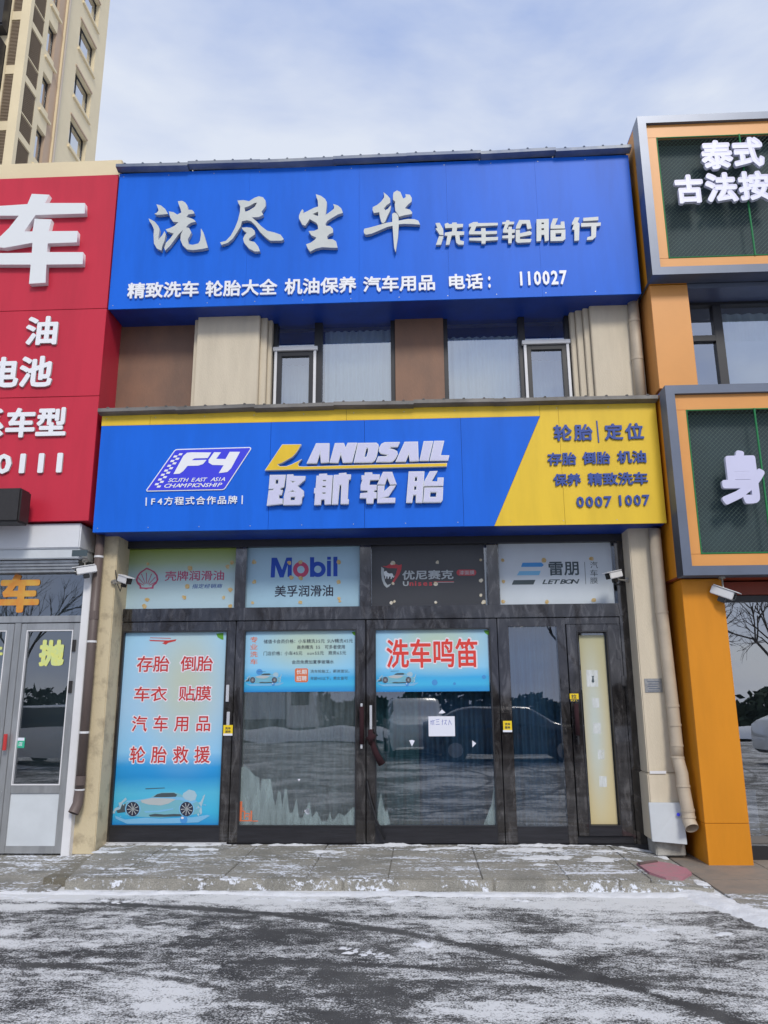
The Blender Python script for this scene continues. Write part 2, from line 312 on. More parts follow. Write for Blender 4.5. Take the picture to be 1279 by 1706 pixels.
# ------------------------------------------------------------------ object helpers
def root(name, label, cat, loc, group=None):
    o = bpy.data.objects.new(name, None); COL.objects.link(o); o.location = loc; o.empty_display_size = .2
    o['label'] = label; o['category'] = cat
    if group: o['group'] = group
    return o
def wl(o):
    v = Vector((0, 0, 0))
    while o: v = v + o.location; o = o.parent
    return v
class MB:
    def __init__(s): s.v = []; s.f = []; s.m = []; s.k = 0
    def box(s, x0, x1, y0, y1, z0, z1):
        if x0 > x1: x0, x1 = x1, x0
        if y0 > y1: y0, y1 = y1, y0
        if z0 > z1: z0, z1 = z1, z0
        n = len(s.v); s.v += [(x0, y0, z0), (x1, y0, z0), (x1, y1, z0), (x0, y1, z0), (x0, y0, z1), (x1, y0, z1), (x1, y1, z1), (x0, y1, z1)]
        for q in ((0, 3, 2, 1), (4, 5, 6, 7), (0, 1, 5, 4), (1, 2, 6, 5), (2, 3, 7, 6), (3, 0, 4, 7)): s.f.append(tuple(n+i for i in q)); s.m.append(s.k)
        return s
    def hexa(s, b4, t4):
        n = len(s.v); s.v += [tuple(p) for p in b4]+[tuple(p) for p in t4]
        for q in ((0, 3, 2, 1), (4, 5, 6, 7), (0, 1, 5, 4), (1, 2, 6, 5), (2, 3, 7, 6), (3, 0, 4, 7)): s.f.append(tuple(n+i for i in q)); s.m.append(s.k)
        return s
    def quad(s, *p):
        n = len(s.v); s.v += [tuple(q) for q in p]; s.f.append(tuple(range(n, n+len(p)))); s.m.append(s.k); return s
    def tube(s, pts, r, seg=10, r2=None, cap=True):
        pts = [Vector(p) for p in pts]; rings = []
        for i, p in enumerate(pts):
            d = (pts[min(i+1, len(pts)-1)]-pts[max(i-1, 0)]).normalized()
            u = d.orthogonal().normalized() if i == 0 else (u-d*u.dot(d)).normalized()
            v = d.cross(u); rr = r if r2 is None else r+(r2-r)*i/(len(pts)-1)
            n = len(s.v); rings.append(n)
            for k in range(seg):
                a = 2*math.pi*k/seg; q = p+(u*math.cos(a)+v*math.sin(a))*rr; s.v.append(tuple(q))
        for a, b in zip(rings, rings[1:]):
            for k in range(seg): s.f.append((a+k, a+(k+1) % seg, b+(k+1) % seg, b+k)); s.m.append(s.k)
        if cap:
            s.f.append(tuple(rings[0]+k for k in reversed(range(seg)))); s.m.append(s.k)
            s.f.append(tuple(rings[-1]+k for k in range(seg))); s.m.append(s.k)
        return s
    def build(s, name, mats, parent=None, bevel=0, smooth=False, origin=None):
        if not isinstance(mats, (list, tuple)): mats = [mats]
        me = bpy.data.meshes.new(name)
        if parent is not None: off = wl(parent)
        elif origin is not None: off = Vector(origin)
        else:
            xs = [p[0] for p in s.v]; ys = [p[1] for p in s.v]; zs = [p[2] for p in s.v]
            off = Vector(((min(xs)+max(xs))/2, (min(ys)+max(ys))/2, min(zs)))
        me.from_pydata([(a-off.x, b-off.y, c-off.z) for a, b, c in s.v], [], s.f)
        for m in mats: me.materials.append(M[m])
        for p, k in zip(me.polygons, s.m): p.material_index = k; p.use_smooth = smooth
        if bevel:
            bm = bmesh.new(); bm.from_mesh(me)
            bmesh.ops.bevel(bm, geom=[e for e in bm.edges if len(e.link_faces) == 2 and e.calc_face_angle(0) > .5], offset=bevel, segments=2, affect='EDGES', clamp_overlap=True)
            bm.to_mesh(me); bm.free()
        o = bpy.data.objects.new(name, me); COL.objects.link(o)
        if parent is not None: o.parent = parent
        else: o.location = off
        return o
def tag(o, label, cat, group=None):
    o['label'] = label; o['category'] = cat
    if group: o['group'] = group
    return o
def struct(o, kind='structure'):
    o['kind'] = kind; return o
def box(name, m, parent, x0, x1, y0, y1, z0, z1, bevel=0):
    return MB().box(x0, x1, y0, y1, z0, z1).build(name, m, parent, bevel)

# plate: outline(s) in the facade plane -> solid of real thickness; loops after the first may be holes or further islands
def plate(name, m, parent, loops, Y, depth, offset=0.0, side=None, px=True):
    cu = bpy.data.curves.new(name, 'CURVE'); cu.dimensions = '2D'; cu.fill_mode = 'BOTH'; cu.extrude = depth/2; cu.offset = offset
    off = wl(parent) if parent is not None else None
    first = True
    for lp in loops:
        pts = plan(lp, Y) if px else lp
        if off is None: off = Vector((sum(p[0] for p in pts)/len(pts), Y, min(p[1] for p in pts)))
        sp = cu.splines.new('POLY'); sp.points.add(len(pts)-1); sp.use_cyclic_u = True
        for i, (a, b) in enumerate(pts): sp.points[i].co = (a-off.x, b-off.z, 0, 1)
    tmp = bpy.data.objects.new('tmp', cu); me = bpy.data.meshes.new_from_object(tmp)
    bpy.data.objects.remove(tmp); bpy.data.curves.remove(cu)
    dy = Y+depth/2-off.y
    for v in me.vertices: x, y, z = v.co; v.co = (x, dy-z, y)
    me.materials.clear(); me.materials.append(M[m])
    if side:
        me.materials.append(M[side])
        for p in me.polygons:
            p.material_index = 0 if abs(p.normal.y) > .8 else 1
    me.name = name
    o = bpy.data.objects.new(name, me); COL.objects.link(o)
    if parent is not None: o.parent = parent
    else: o.location = off
    return o

GC = {}; OC = {}
def outline2d(ch, shear):
    if (ch, shear) in OC: return OC[(ch, shear)]
    c = bpy.data.curves.new('letter', 'FONT'); c.body = ch; c.extrude = 0; c.resolution_u = 2; c.shear = shear; c.fill_mode = 'FRONT'
    o = bpy.data.objects.new('tmp', c); me = bpy.data.meshes.new_from_object(o); bpy.data.objects.remove(o); bpy.data.curves.remove(c)
    if not len(me.polygons): OC[(ch, shear)] = None; return None
    bm = bmesh.new(); bm.from_mesh(me); bmesh.ops.remove_doubles(bm, verts=bm.verts, dist=1e-5); bm.verts.index_update()
    vs = [Vector((v.co.x, v.co.y)) for v in bm.verts]; fs = [[v.index for v in f.verts] for f in bm.faces]
    bm.free(); bpy.data.meshes.remove(me)
    OC[(ch, shear)] = (vs, fs); return OC[(ch, shear)]
# thicken strokes: union of the glyph with a band round its contour
def embolden(vs, fs, b):
    if b <= 0: return vs, fs
    cnt = {}
    for f in fs:
        for a, c in zip(f, f[1:]+f[:1]): k = (min(a, c), max(a, c)); cnt[k] = cnt.get(k, 0)+1
    V = list(vs); Fc = [list(f) for f in fs]; seen = set()
    for (a, c), n in cnt.items():
        if n != 1: continue
        p, q = vs[a], vs[c]; d = q-p
        if d.length < 1e-5: continue
        d.normalize(); nn = Vector((-d.y, d.x))*b; i = len(V)
        V += [p-nn, q-nn, q+nn, p+nn]; Fc.append([i, i+1, i+2, i+3])
        for u in (a, c):
            if u not in seen:
                seen.add(u); i = len(V); ct = vs[u]
                V += [ct+Vector((math.cos(k*math.pi/4+.39), math.sin(k*math.pi/4+.39)))*b for k in range(8)]; Fc.append(list(range(i, i+8)))
    # consistent winding
    F2 = []
    for f in Fc:
        ar = sum(V[f[i]].x*V[f[(i+1) % len(f)]].y-V[f[(i+1) % len(f)]].x*V[f[i]].y for i in range(len(f)))
        F2.append(f if ar > 0 else f[::-1])
    from mathutils import geometry
    r = geometry.delaunay_2d_cdt(V, [], F2, 1, 1e-5)
    import numpy as np
    E_ = [(a, c) for (a, c), n in cnt.items() if n == 1]
    A = np.array([vs[a] for a, c in E_]); B = np.array([vs[c] for a, c in E_])
    T = np.array([(r[0][f[0]]+r[0][f[1]]+r[0][f[2]])/3 for f in r[2]])
    px_, py_ = T[:, :1], T[:, 1:2]
    cross = ((A[:, 1] > py_) != (B[:, 1] > py_)) & (px_ < (B[:, 0]-A[:, 0])*(py_-A[:, 1])/(B[:, 1]-A[:, 1]+1e-12)+A[:, 0])
    ins = cross.sum(1) % 2 == 1
    D = B-A; t_ = np.clip(((px_-A[:, 0])*D[:, 0]+(py_-A[:, 1])*D[:, 1])/(D[:, 0]**2+D[:, 1]**2+1e-12), 0, 1)
    dist = np.sqrt((px_-A[:, 0]-t_*D[:, 0])**2+(py_-A[:, 1]-t_*D[:, 1])**2).min(1)
    ok = ins | (dist < b*.995)
    out = [list(f) for f, k in zip(r[2], ok) if k]
    return [Vector(p) for p in r[0]], out
def solid2d(vf, thick):
    vs, fs = vf
    me = bpy.data.meshes.new('letter')
    fs = [f if sum(vs[f[i]].x*vs[f[(i+1) % len(f)]].y-vs[f[(i+1) % len(f)]].x*vs[f[i]].y for i in range(len(f))) > 0 else f[::-1] for f in fs]
    if not thick:
        me.from_pydata([(v.x, 0, v.y) for v in vs], [], fs); return me
    n = len(vs); V = [(v.x, -.5, v.y) for v in vs]+[(v.x, .5, v.y) for v in vs]; F = list(fs); ed = {}
    for f in fs:
        for a, c in zip(f, f[1:]+f[:1]): ed[(a, c)] = 1
    for (a, c) in ed:
        if (c, a) not in ed: F.append([c, a, a+n, c+n])
    me.from_pydata(V, [], F); bm = bmesh.new(); bm.from_mesh(me)
    bmesh.ops.dissolve_limit(bm, angle_limit=.01, verts=bm.verts, edges=[e for e in bm.edges if len(e.link_faces) == 2])
    bmesh.ops.triangulate(bm, faces=[f for f in bm.faces if len(f.verts) > 4]); bm.to_mesh(me); bm.free()
    return me
def glyph(ch, bold, mat_, depth, side=None, shear=0):
    key = (ch, bold, mat_, round(depth, 4), side, shear)
    if key in GC: return GC[key]
    base = outline2d(ch, shear)
    if base is None: me = bpy.data.meshes.new('letter')
    else: me = solid2d(embolden(base[0], base[1], bold), depth > 0)
    me.materials.clear(); me.materials.append(M[mat_])
    if side:
        me.materials.append(M[side])
        for p in me.polygons: p.material_index = 0 if abs(p.normal.y) > .8 else 1
    if len(me.vertices):
        xs = [v.co.x for v in me.vertices]; zs = [v.co.z for v in me.vertices]; bb = (min(xs), max(xs), min(zs), max(zs))
    else: bb = None
    me.name = 'letter'
    GC[key] = (me, bb); return GC[key]
def adv(ch):
    o = ord(ch)
    if o > 0x2E80: return 1.0
    return {' ': .5, '1': .56, 'i': .3, 'l': .3, 'M': .85, 'I': .3, '.': .3, ':': .4}.get(ch, .6)
def layout(txt, bold, mat_, depth, side, shear, track=0.0):
    x = 0; out = []
    for ch in txt:
        a = adv(ch)
        if ch not in ' \u3000':
            me, bb = glyph(ch, bold, mat_, depth, side, shear)
            if bb:
                gx = x+(a-(bb[1]+bb[0]))/2 if ord(ch) < 0x2E80 else x
                out.append((ch, me, gx, bb))
        x += a+track
    return out
# raised or printed text filling the box xl..xr (left/right pixels), yt..yb (pixels at its left end) on plane Y
def text(name, txt, parent, xl, xr, yt, yb, Y, m, depth=0.0, bold=.02, side=None, shear=0, joined=None, track=0.0, labels=None):
    a = at(xl, yt, Y); b = at(xl, yb, Y); c = at(xr, (yt+yb)/2, Y)
    X0, X1, Z0, Z1 = (a.x+b.x)/2, c.x, b.z, a.z
    lay = layout(txt, bold, m, depth, side, shear, track)
    gx0 = min(g+bb[0] for _, _, g, bb in lay); gx1 = max(g+bb[1] for _, _, g, bb in lay)
    gz0 = min(bb[2] for *_, bb in lay); gz1 = max(bb[3] for *_, bb in lay)
    sx = (X1-X0)/(gx1-gx0); sz = (Z1-Z0)/(gz1-gz0)
    off = wl(parent)
    if joined is None: joined = depth == 0
    if joined:
        mb = MB(); last = None; done = []
        for ch, me, g, bb in lay:
            if last is not None and g-last > (1.0 if ord(ch) < 0x2E80 else 1.4): done.append(mb.build(name, [m]+([side] if side else []), parent)); mb = MB()
            last = g
            n = len(mb.v)
            mb.v += [(X0+(g+v.co.x-gx0)*sx, Y+v.co.y*depth, Z0+(v.co.z-gz0)*sz) for v in me.vertices]
            for p in me.polygons: mb.f.append(tuple(n+i for i in p.vertices)); mb.m.append(p.material_index)
        return mb.build(name, [m]+([side] if side else []), parent)
    for ch, me, g, bb in lay:
        o = bpy.data.objects.new(name, me); COL.objects.link(o); o.parent = parent
        o.location = (X0+(g-gx0)*sx-off.x, Y-off.y, Z0-gz0*sz-off.z); o.scale = (sx, depth, sz)

# =================================================================== GROUND
gm = MB(); gm.quad((-150, -120, -.10), (150, -120, -.10), (150, 180, -.10), (-150, 180, -.10))
struct(gm.build('asphalt_ground', 'asphalt', origin=(0, 0, -.10)))

apron = bpy.data.objects.new('concrete_apron', None); COL.objects.link(apron); struct(apron); apron.location = (0, -1, -.1)
apx = [-3.12, -2.3, -1.25, -.45, .32, 1.2, 2.0, 2.75, 3.32]
g = .003
def slope(x): return -.075*min(1, max(0, (x-2.75)/.57))
base_l, front_l = -3.16, -2.72
for r, (y0, y1) in enumerate(((0.06, -.92), (-.92, -1.74))):
    for i in range(len(apx)-1):
        x0, x1 = apx[i]+g, apx[i+1]-g
        def sk(x, y):      # the left edge runs out at an angle
            if x < -2.9: return x+(.02 if y > -.1 else .0)+max(0, (-y))*.22
            return x
        d = random.uniform(-.004, .004)
        b4 = [(sk(x0, y1), y1+g, -.13), (sk(x1, y1), y1+g, -.13), (sk(x1, y0), y0-g, -.13), (sk(x0, y0), y0-g, -.13)]
        t4 = [(p[0], p[1], d+slope(p[0])) for p in b4]
        MB().hexa(b4, t4).build('concrete_slab', 'concrete', apron, bevel=.006)
MB().box(-3.0, 2.8, -1.70, .06, -.14, -.02).build('joint_bed', 'concrete_step', apron)
# kerb nosing in front of the slabs
kx = [-2.745, -1.4, -.1, 1.3, 2.45, 3.30]
for i in range(len(kx)-1):
    a, b, dz = kx[i]+.002, kx[i+1]-.002, -.010+random.uniform(-.004, .004)
    MB().hexa([(a, -1.82, -.13), (b, -1.82, -.13), (b, -1.745, -.13), (a, -1.745, -.13)], [(a, -1.79, dz+slope(a)), (b, -1.79, dz+slope(b)), (b, -1.745, dz+slope(b)), (a, -1.745, dz+slope(a))]).build('kerb_stone', 'concrete', apron, bevel=.012)
# left pavement and ramp
lp = bpy.data.objects.new('left_pavement', None); COL.objects.link(lp); struct(lp); lp.location = (-5, -1, -.1)
for i in range(4):
    x1 = -3.17-i*1.3; x0 = x1-1.29
    MB().hexa([(x0, -1.95, -.2), (x1+(0.40 if i == 0 else 0), -1.95, -.2), (x1, .2, -.2), (x0, .2, -.2)], [(x0, -1.95, -.085), (x1+(.40 if i == 0 else 0), -1.95, -.085), (x1, .2, -.045), (x0, .2, -.045)]).build('concrete_slab', 'concrete', lp, bevel=.004)
# right pavement, running forward beyond the apron
rp = bpy.data.objects.new('right_pavement', None); COL.objects.link(rp); struct(rp); rp.location = (5, -1, -.1)
for i in range(6):
    for j in range(6):
        x0 = 3.34+i*.82; y1 = .3-j*.55
        if j == 5 and i < 1: continue
        d = random.uniform(-.003, .003)
        MB().box(x0+.003, x0+.817, y1-.547, y1-.003, -.12, -.082+d).build('paving_tile', 'stone_tile' if j < 4 else 'concrete', rp, bevel=.004)

# snow lying thick: a height field kept only where there is snow
def snow_field(name, x0, x1, y0, y1, step, zf, hf, label):
    nx = int((x1-x0)/step); ny = int((y1-y0)/step); idx = {}; vs = []; fs = []
    H = [[hf(x0+i*step, y0+j*step) for j in range(ny+1)] for i in range(nx+1)]
    for i in range(nx):
        for j in range(ny):
            if max(H[i][j], H[i+1][j], H[i][j+1], H[i+1][j+1]) > 0:
                q = []
                for a, b in ((i, j), (i+1, j), (i+1, j+1), (i, j+1)):
                    if (a, b) not in idx:
                        idx[(a, b)] = len(vs); x = x0+a*step; y = y0+b*step
                        vs.append((x, y, zf(x, y)+max(H[a][b], -.004)))
                    q.append(idx[(a, b)])
                fs.append(tuple(q))
    mb = MB(); mb.v = vs; mb.f = fs; mb.m = [0]*len(fs)
    o = mb.build(name, 'snow', smooth=True); struct(o, 'stuff'); o['label'] = label; return o
def N3(x, y, s_, z=0): return noise.noise(Vector((x*s_, y*s_, z)))
def h_berm(x, y):
    # ridge along the foot of the kerb
    c = -1.93+.05*N3(x, 0, 1.1)+.03*N3(x, 0, 3.1, 5)
    if x < -2.85: c -= (-2.85-x)*.05
    wd = .055+.06*N3(x, 2, .9, 3)+.03*N3(x, 2, 4, 3)+(.03 if x > -1 else 0)
    a = 1-((y-c)/max(wd, .035))**2
    h = .020*a+.012*N3(x, y, 9)+.006*N3(x, y, 30)
    return h-.004
snow_field('snow_berm', -6.5, 3.3, -2.3, -1.76, .02, lambda x, y: -.1, h_berm, 'narrow ridge of swept snow along the foot of the concrete kerb')
def h_ramp(x, y):
    t = (y+1.75)/(-1.0)     # 0..1 going forward
    c = 3.02+.42*t+.06*N3(0, y, 2.4)
    wd = .13+.06*N3(x, y, 1.5)+.12*t
    return .028*(1-((x-c)/wd)**2)+.014*N3(x, y, 8)+.006*N3(x, y, 30)-.004
def z_ramp(x, y): return -.1 if x < 3.15 else -.05+.0*x
snow_field('snow_bank', 2.5, 4.6, -3.3, -1.78, .02, lambda x, y: -.1+.015*min(1, max(0, (x-(3.02+.42*(y+1.75)/(-1.0))+.05)/.3)), h_ramp, 'snow heaped on the slanting edge of the right pavement')
crust = []
for (a, b, rx, ry) in ((600, 1588, .16, .05), (705, 1572, .10, .035), (60, 1497, .36, .04), (205, 1502, .2, .035), (1075, 1545, .22, .04), (1190, 1553, .14, .04), (820, 1497, .28, .03), (1210, 1500, .3, .07), (660, 1500, .3, .04), (480, 1498, .35, .03)):
    p = at(a, b, Z=-.1); crust.append((p.x, p.y, rx, ry*2.2))
def h_cr(x, y):
    best = -1
    for cx, cy, rx, ry in crust:
        if abs(x-cx) < rx*1.7 and abs(y-cy) < ry*1.7:
            xx = x-cx; yy = y-cy+.18*xx
            best = max(best, 1-(xx/rx)**2-(yy/ry)**2)
    if best <= -.8: return -1
    return .005*best+.013*N3(x, y*1.5, 7)+.013*N3(x, y, 21)+.010*N3(x, y, 48)-.005
snow_field('snow_crust', -4.6, 5.2, -5.0, -1.95, .02, lambda x, y: -.1, h_cr, 'broken crusts of trodden snow on the dark tarmac in front of the apron')
# patches on the apron (pixel centres, radius) and on the tarmac
patches = []
for (a, b, rx, ry) in ((905, 1429, .30, .055), (885, 1416, .38, .06), (1003, 1432, .17, .07), (902, 1441, .10, .03), (755, 1413, .20, .03), (330, 1415, .25, .03), (180, 1419, .2, .03), (540, 1419, .2, .04), (710, 1415, .15, .04), (200, 1463, .14, .02), (208, 1447, .12, .02), (255, 1434, .06, .012), (1105, 1418, .05, .06), (1180, 1462, .14, .1), (1010, 1418, .2, .03)):
    p = at(a, b, Z=0); patches.append((p.x, p.y, rx, ry*2.0))
def h_ap(x, y):
    best = -1
    for cx, cy, rx, ry in patches:
        if abs(x-cx) < rx*2 and abs(y-cy) < ry*2:
            dx = (x-cx)/rx; dy = (y-cy)/ry
            best = max(best, 1-dx*dx-dy*dy)
    e = 1-abs(y+.10)/.05+2.2*N3(x, 0, 1.7)-.2      # line of snow along the threshold
    best = max(best, e if abs(y+.1) < .1 else -1)
    if best <= -.9: return -1
    return .010*best+.012*N3(x, y, 9)+.007*N3(x, y, 26)-.002
snow_field('snow_patches', -3.1, 3.3, -1.72, -.03, .02, lambda x, y: .002+slope(x), h_ap, 'thin patches of trodden snow on the concrete apron')

# =================================================================== OWN SHOP BUILDING
LX0, LX1, LZ0, LZ1 = -3.272, 3.557, 3.604, 5.110      # lower sign
UX0, UX1, UZ0, UZ1 = -3.315, 3.513, 6.565, 8.590      # upper sign
SY = -.65
bd = root('shop_building', 'two storey cream and brown shop building between the red and the orange shops', 'building', (0, 4, 0))
MB().box(-3.45, -3.25, .12, 8, -.1, 8.7).box(3.3, 3.55, .12, 8, -.1, 8.7).box(-3.25, 3.3, 7.8, 8, -.1, 8.7).build('wall', 'cream_wall', bd)
box('wall', 'cream_wall', bd, -3.25, 3.3, .06, .25, 3.56, 5.2)
box('wall', 'cream_wall', bd, -3.25, 3.3, .06, .25, 6.62, 8.75)
box('roof', 'roof_grey', bd, -3.25, 3.3, .3, 7.8, 8.5, 8.6)
box('floor_slab', 'interior', bd, -3.25, 3.3, .25, 7.8, 4.7, 4.85)
zc = at(424, 268.5, -.1).z
box('parapet_coping', 'cream_wall', bd, -3.45, 3.5, -.14, .3, 8.76, zc, .01)
# brown panels
xa = at(175, 600, -.15).x; xb = at(322, 600, -.15).x
box('brown_panel', 'brown_stone', bd, -3.45, xb+.08, -.15, .06, 4.9, 6.75)
box('brown_panel', 'brown_stone', bd, .392, 1.035, -.15, .06, 4.9, 6.75)
# pilasters, each a stack of stepped strips
box('pilaster', 'cream_wall', bd, -2.275, -2.215, -.29, .06, 4.9, 6.75, .008)
box('pilaster', 'cream_wall', bd, -2.213, -1.386, -.36, .06, 4.9, 6.75, .008)
box('pilaster', 'cream_wall', bd, -1.384, -1.30, -.29, .06, 4.9, 6.75, .008)
box('pilaster', 'cream_wall', bd, -1.298, -1.248, -.22, .06, 4.9, 6.75, .008)
for x0, x1, y in ((2.70, 2.765, -.20), (2.767, 2.85, -.25), (2.852, 2.925, -.30), (2.927, 3.56, -.36)):
    box('pilaster', 'cream_wall', bd, x0, x1, y, .06, 4.9, 6.75, .008)
# upstairs windows
def upper_window(X0, X1, xm0, xm1, side):
    W = -.06; z0, z1 = 4.9, 6.72; zt = 6.17
    fr = MB().box(X0, X0+.055, W-.06, W+.06, z0, z1).box(X1-.055, X1, W-.06, W+.06, z0, z1).box(X0+.055, X1-.055, W-.06, W+.06, z1-.06, z1).box(xm0, xm1, W-.06, W+.06, z0, z1-.06)
    f = fr.build('window_frame', 'dark_frame', bd, .003)
    big = (xm1, X1-.055) if side < 0 else (X0+.055, xm0)
    sm = (X0+.055, xm0) if side < 0 else (xm1, X1-.055)
    MB().quad((big[0], W, z0), (big[1], W, z0), (big[1], W, z1-.06), (big[0], W, z1-.06)).build('pane', 'glass_upper', f)
    MB().quad((sm[0], W, zt+.03), (sm[1], W, zt+.03), (sm[1], W, z1-.06), (sm[0], W, z1-.06)).build('pane', 'glass_upper', f)
    MB().box(sm[0], sm[1], W-.055, W+.05, zt-.03, zt+.03).build('transom', 'dark_frame', f)
    # white outer sash with dark inner sash
    s0, s1 = sm[0]-.03, sm[1]+.03
    MB().box(s0, s0+.035, W-.10, W-.062, z0, zt-.02).box(s1-.035, s1, W-.10, W-.062, z0, zt-.02).box(s0-.02, s1+.02, W-.115, W-.062, zt-.02, zt+.035).build('white_sash', 'white_frame', f, .003)
    i0, i1 = s0+.04, s1-.04
    MB().box(i0, i0+.055, W-.085, W-.03, z0, zt-.03).box(i1-.055, i1, W-.085, W-.03, z0, zt-.03).box(i0+.055, i1-.055, W-.085, W-.03, zt-.09, zt-.03).build('inner_sash', 'dark_frame', f, .003)
    MB().quad((i0+.055, W-.05, z0), (i1-.055, W-.05, z0), (i1-.055, W-.05, zt-.09), (i0+.055, W-.05, zt-.09)).build('pane', 'glass_upper', f)
    return f
upper_window(-1.243, .388, -.69, -.585, -1)
upper_window(1.037, 2.70, 2.03, 2.115, 1)
def pleats(name, m, X0, X1, Y, z0, z1, n, amp, label, cat='curtain', group=None):
    mb = MB(); k = n*6; rnd = random.Random(int(X0*100)+n)
    ph = [rnd.uniform(.6, 1.4) for _ in range(n+2)]
    row = []
    for i in range(k+1):
        t = i/k; a = t*n; am = amp*ph[int(a)]
        row.append((X0+(X1-X0)*t, Y+am*math.sin(2*math.pi*a)))
    for j in range(5):
        z = z0+(z1-z0)*j/4; s_ = 1-.25*j/4
        for (x, y) in row: mb.v.append((x, Y+(y-Y)*s_, z))
    q = k+1
    for j in range(4):
        for i in range(k): mb.f.append((j*q+i, j*q+i+1, (j+1)*q+i+1, (j+1)*q+i)); mb.m.append(0)
    o = mb.build(name, m, smooth=True); return tag(o, label, cat, group)
pleats('curtain', 'curtain_white', -.56, .33, .02, 4.9, 6.5, 9, .03, 'pale curtain behind the big upstairs pane left of the brown panel')
pleats('curtain', 'curtain_white', -1.2, -.72, .2, 4.9, 6.1, 5, .03, 'pale curtain behind the white-edged sash of the left upstairs window')
pleats('curtain', 'curtain_white', 1.1, 2.02, .02, 4.9, 6.36, 9, .03, 'pale curtain behind the big upstairs pane right of the brown panel')
pleats('curtain', 'curtain_white', 2.12, 2.64, .25, 4.9, 6.1, 5, .03, 'pale curtain behind the white-edged sash of the right upstairs window')
# ground floor side piers
xl_b, xl_t = at(155, 1415, -.35), at(195, 913, -.35)
box('pier', 'cream_wall_old', bd, -3.32, xl_b.x+.03, -.38, .06, -.06, 3.7, .01)
box('pier', 'cream_wall', bd, 3.185, 3.52, -.36, .06, .80, 3.7, .012)
box('pier_base', 'cream_wall', bd, 3.165, 3.50, -.40, .06, .10, .80, .012)
box('pier_base', 'grey_plinth', bd, 3.20, 3.52, -.37, .06, -.06, .10, .012)
box('pier_band', 'white_frame', bd, 3.19, 3.37, -.408, -.40, .80, .83)
# folded sheet metal cover at the foot of the right pier
MB().hexa([(3.15, -.43, .10), (3.50, -.50, .08), (3.50, -.41, .08), (3.15, -.402, .10)], [(3.145, -.43, .50), (3.50, -.47, .50), (3.50, -.41, .50), (3.145, -.402, .50)]).build('cover_plate', 'white_panel', bd, .004)
MB().tube([at(1130, 1357, -.48), at(1130, 1357, -.50)], .018, 12).build('blue_plug', 'badge_blue', bd)

# =================================================================== GLAZED SHOPFRONT
sf = root('glazed_shopfront', 'glazed ground floor shopfront in dark marbled bronze frames under the blue and yellow sign', 'shopfront', (0, 0, 0))
XL, XR = -3.17, 3.21
mull = [-1.585, -.01, 1.575]
FY0, FY1 = -.05, .05
box('head_beam', 'dark_frame', sf, XL, XR, -.06, .06, 3.515, 3.62)
box('transom_bar', 'bronze_frame', sf, XL, XR, -.065, .06, 2.585, 2.745, .006)
box('jamb', 'bronze_frame', sf, XL, XL+.05, -.06, .06, 0, 3.515, .004)
box('jamb', 'bronze_frame', sf, XR-.13, XR, -.06, .06, 0, 3.515, .004)
for x in mull: box('mullion', 'bronze_frame', sf, x-.07, x+.07, -.06, .06, 2.745, 3.515, .005)
# transom panes
bays = [(-3.12, -1.655), (-1.515, -.08), (.06, 1.505), (1.645, 3.08)]
for a, b in bays:
    MB().quad((a, .03, 2.745), (b, .03, 2.745), (b, .03, 3.515), (a, .03, 3.515)).build('transom_pane', 'glass', sf)
def leaf(name, x0, x1, hole, z1=2.575, z0=.012, y0=-.055, y1=.045, mt='bronze_frame', pane='glass', parent=sf):
    a, b, c, d = hole
    mb = MB().box(x0, a, y0, y1, z0, z1).box(b, x1, y0, y1, z0, z1).box(a, b, y0, y1, d, z1)
    f = mb.build(name, mt, parent, .005)
    MB().box(a, b, y0+.004, y1-.004, z0, c).build('bottom_rail', 'dark_frame_rail', f, .003)
    MB().quad((a, -.005, c), (b, -.005, c), (b, -.005, d), (a, -.005, d)).build('pane', pane, f)
    MB().box(a, a+.014, y0-.004, -.006, c, d).box(b-.014, b, y0-.004, -.006, c, d).box(a+.014, b-.014, y0-.004, -.006, c, c+.014).box(a+.014, b-.014, y0-.004, -.006, d-.014, d).build('glazing_bead', 'dark_frame', f)
    return f
mat('dark_frame_rail', (0.035, 0.035, 0.042), 0.3, metal=.3, var=.3, vscale=6, stretch=(.5, 1, 6), bump=.2, bscale=4)
P1 = leaf('fixed_panel', -3.115, -1.622, (-3.03, -1.72, .19, 2.465))
P2 = leaf('door_leaf', -1.612, -.012, (-1.512, -.122, .19, 2.465))
P3 = leaf('door_leaf', .0, 1.592, (.10, 1.512, .19, 2.465))
# fourth bay: fixed narrow pane and a wicket door
f4 = MB().box(1.602, 1.735, -.055, .045, .012, 2.575).box(2.315, 2.42, -.055, .045, .012, 2.575).box(1.735, 2.315, -.055, .045, 2.475, 2.575).box(2.42, 3.075, -.055, .045, 2.497, 2.575).box(3.045, 3.075, -.055, .045, .012, 2.497).build('fixed_panel', 'bronze_frame', sf, .005)
MB().box(1.735, 2.315, -.05, .04, .012, .19).box(2.42, 3.045, -.05, .04, .012, .09).build('bottom_rail', 'dark_frame_rail', f4, .003)
MB().quad((1.735, -.005, .19), (2.315, -.005, .19), (2.315, -.005, 2.475), (1.735, -.005, 2.475)).build('pane', 'glass', f4)
P5 = leaf('wicket_door', 2.428, 3.038, (2.545, 2.915, .20, 2.41), z1=2.49, z0=.098, y0=-.085, y1=.03)
box('threshold_strip', 'chrome_edge', sf, -3.12, -1.63, -.07, -.057, .006, .02)
box('threshold', 'dark_frame', sf, XL, XR, -.07, .06, -.06, .006)
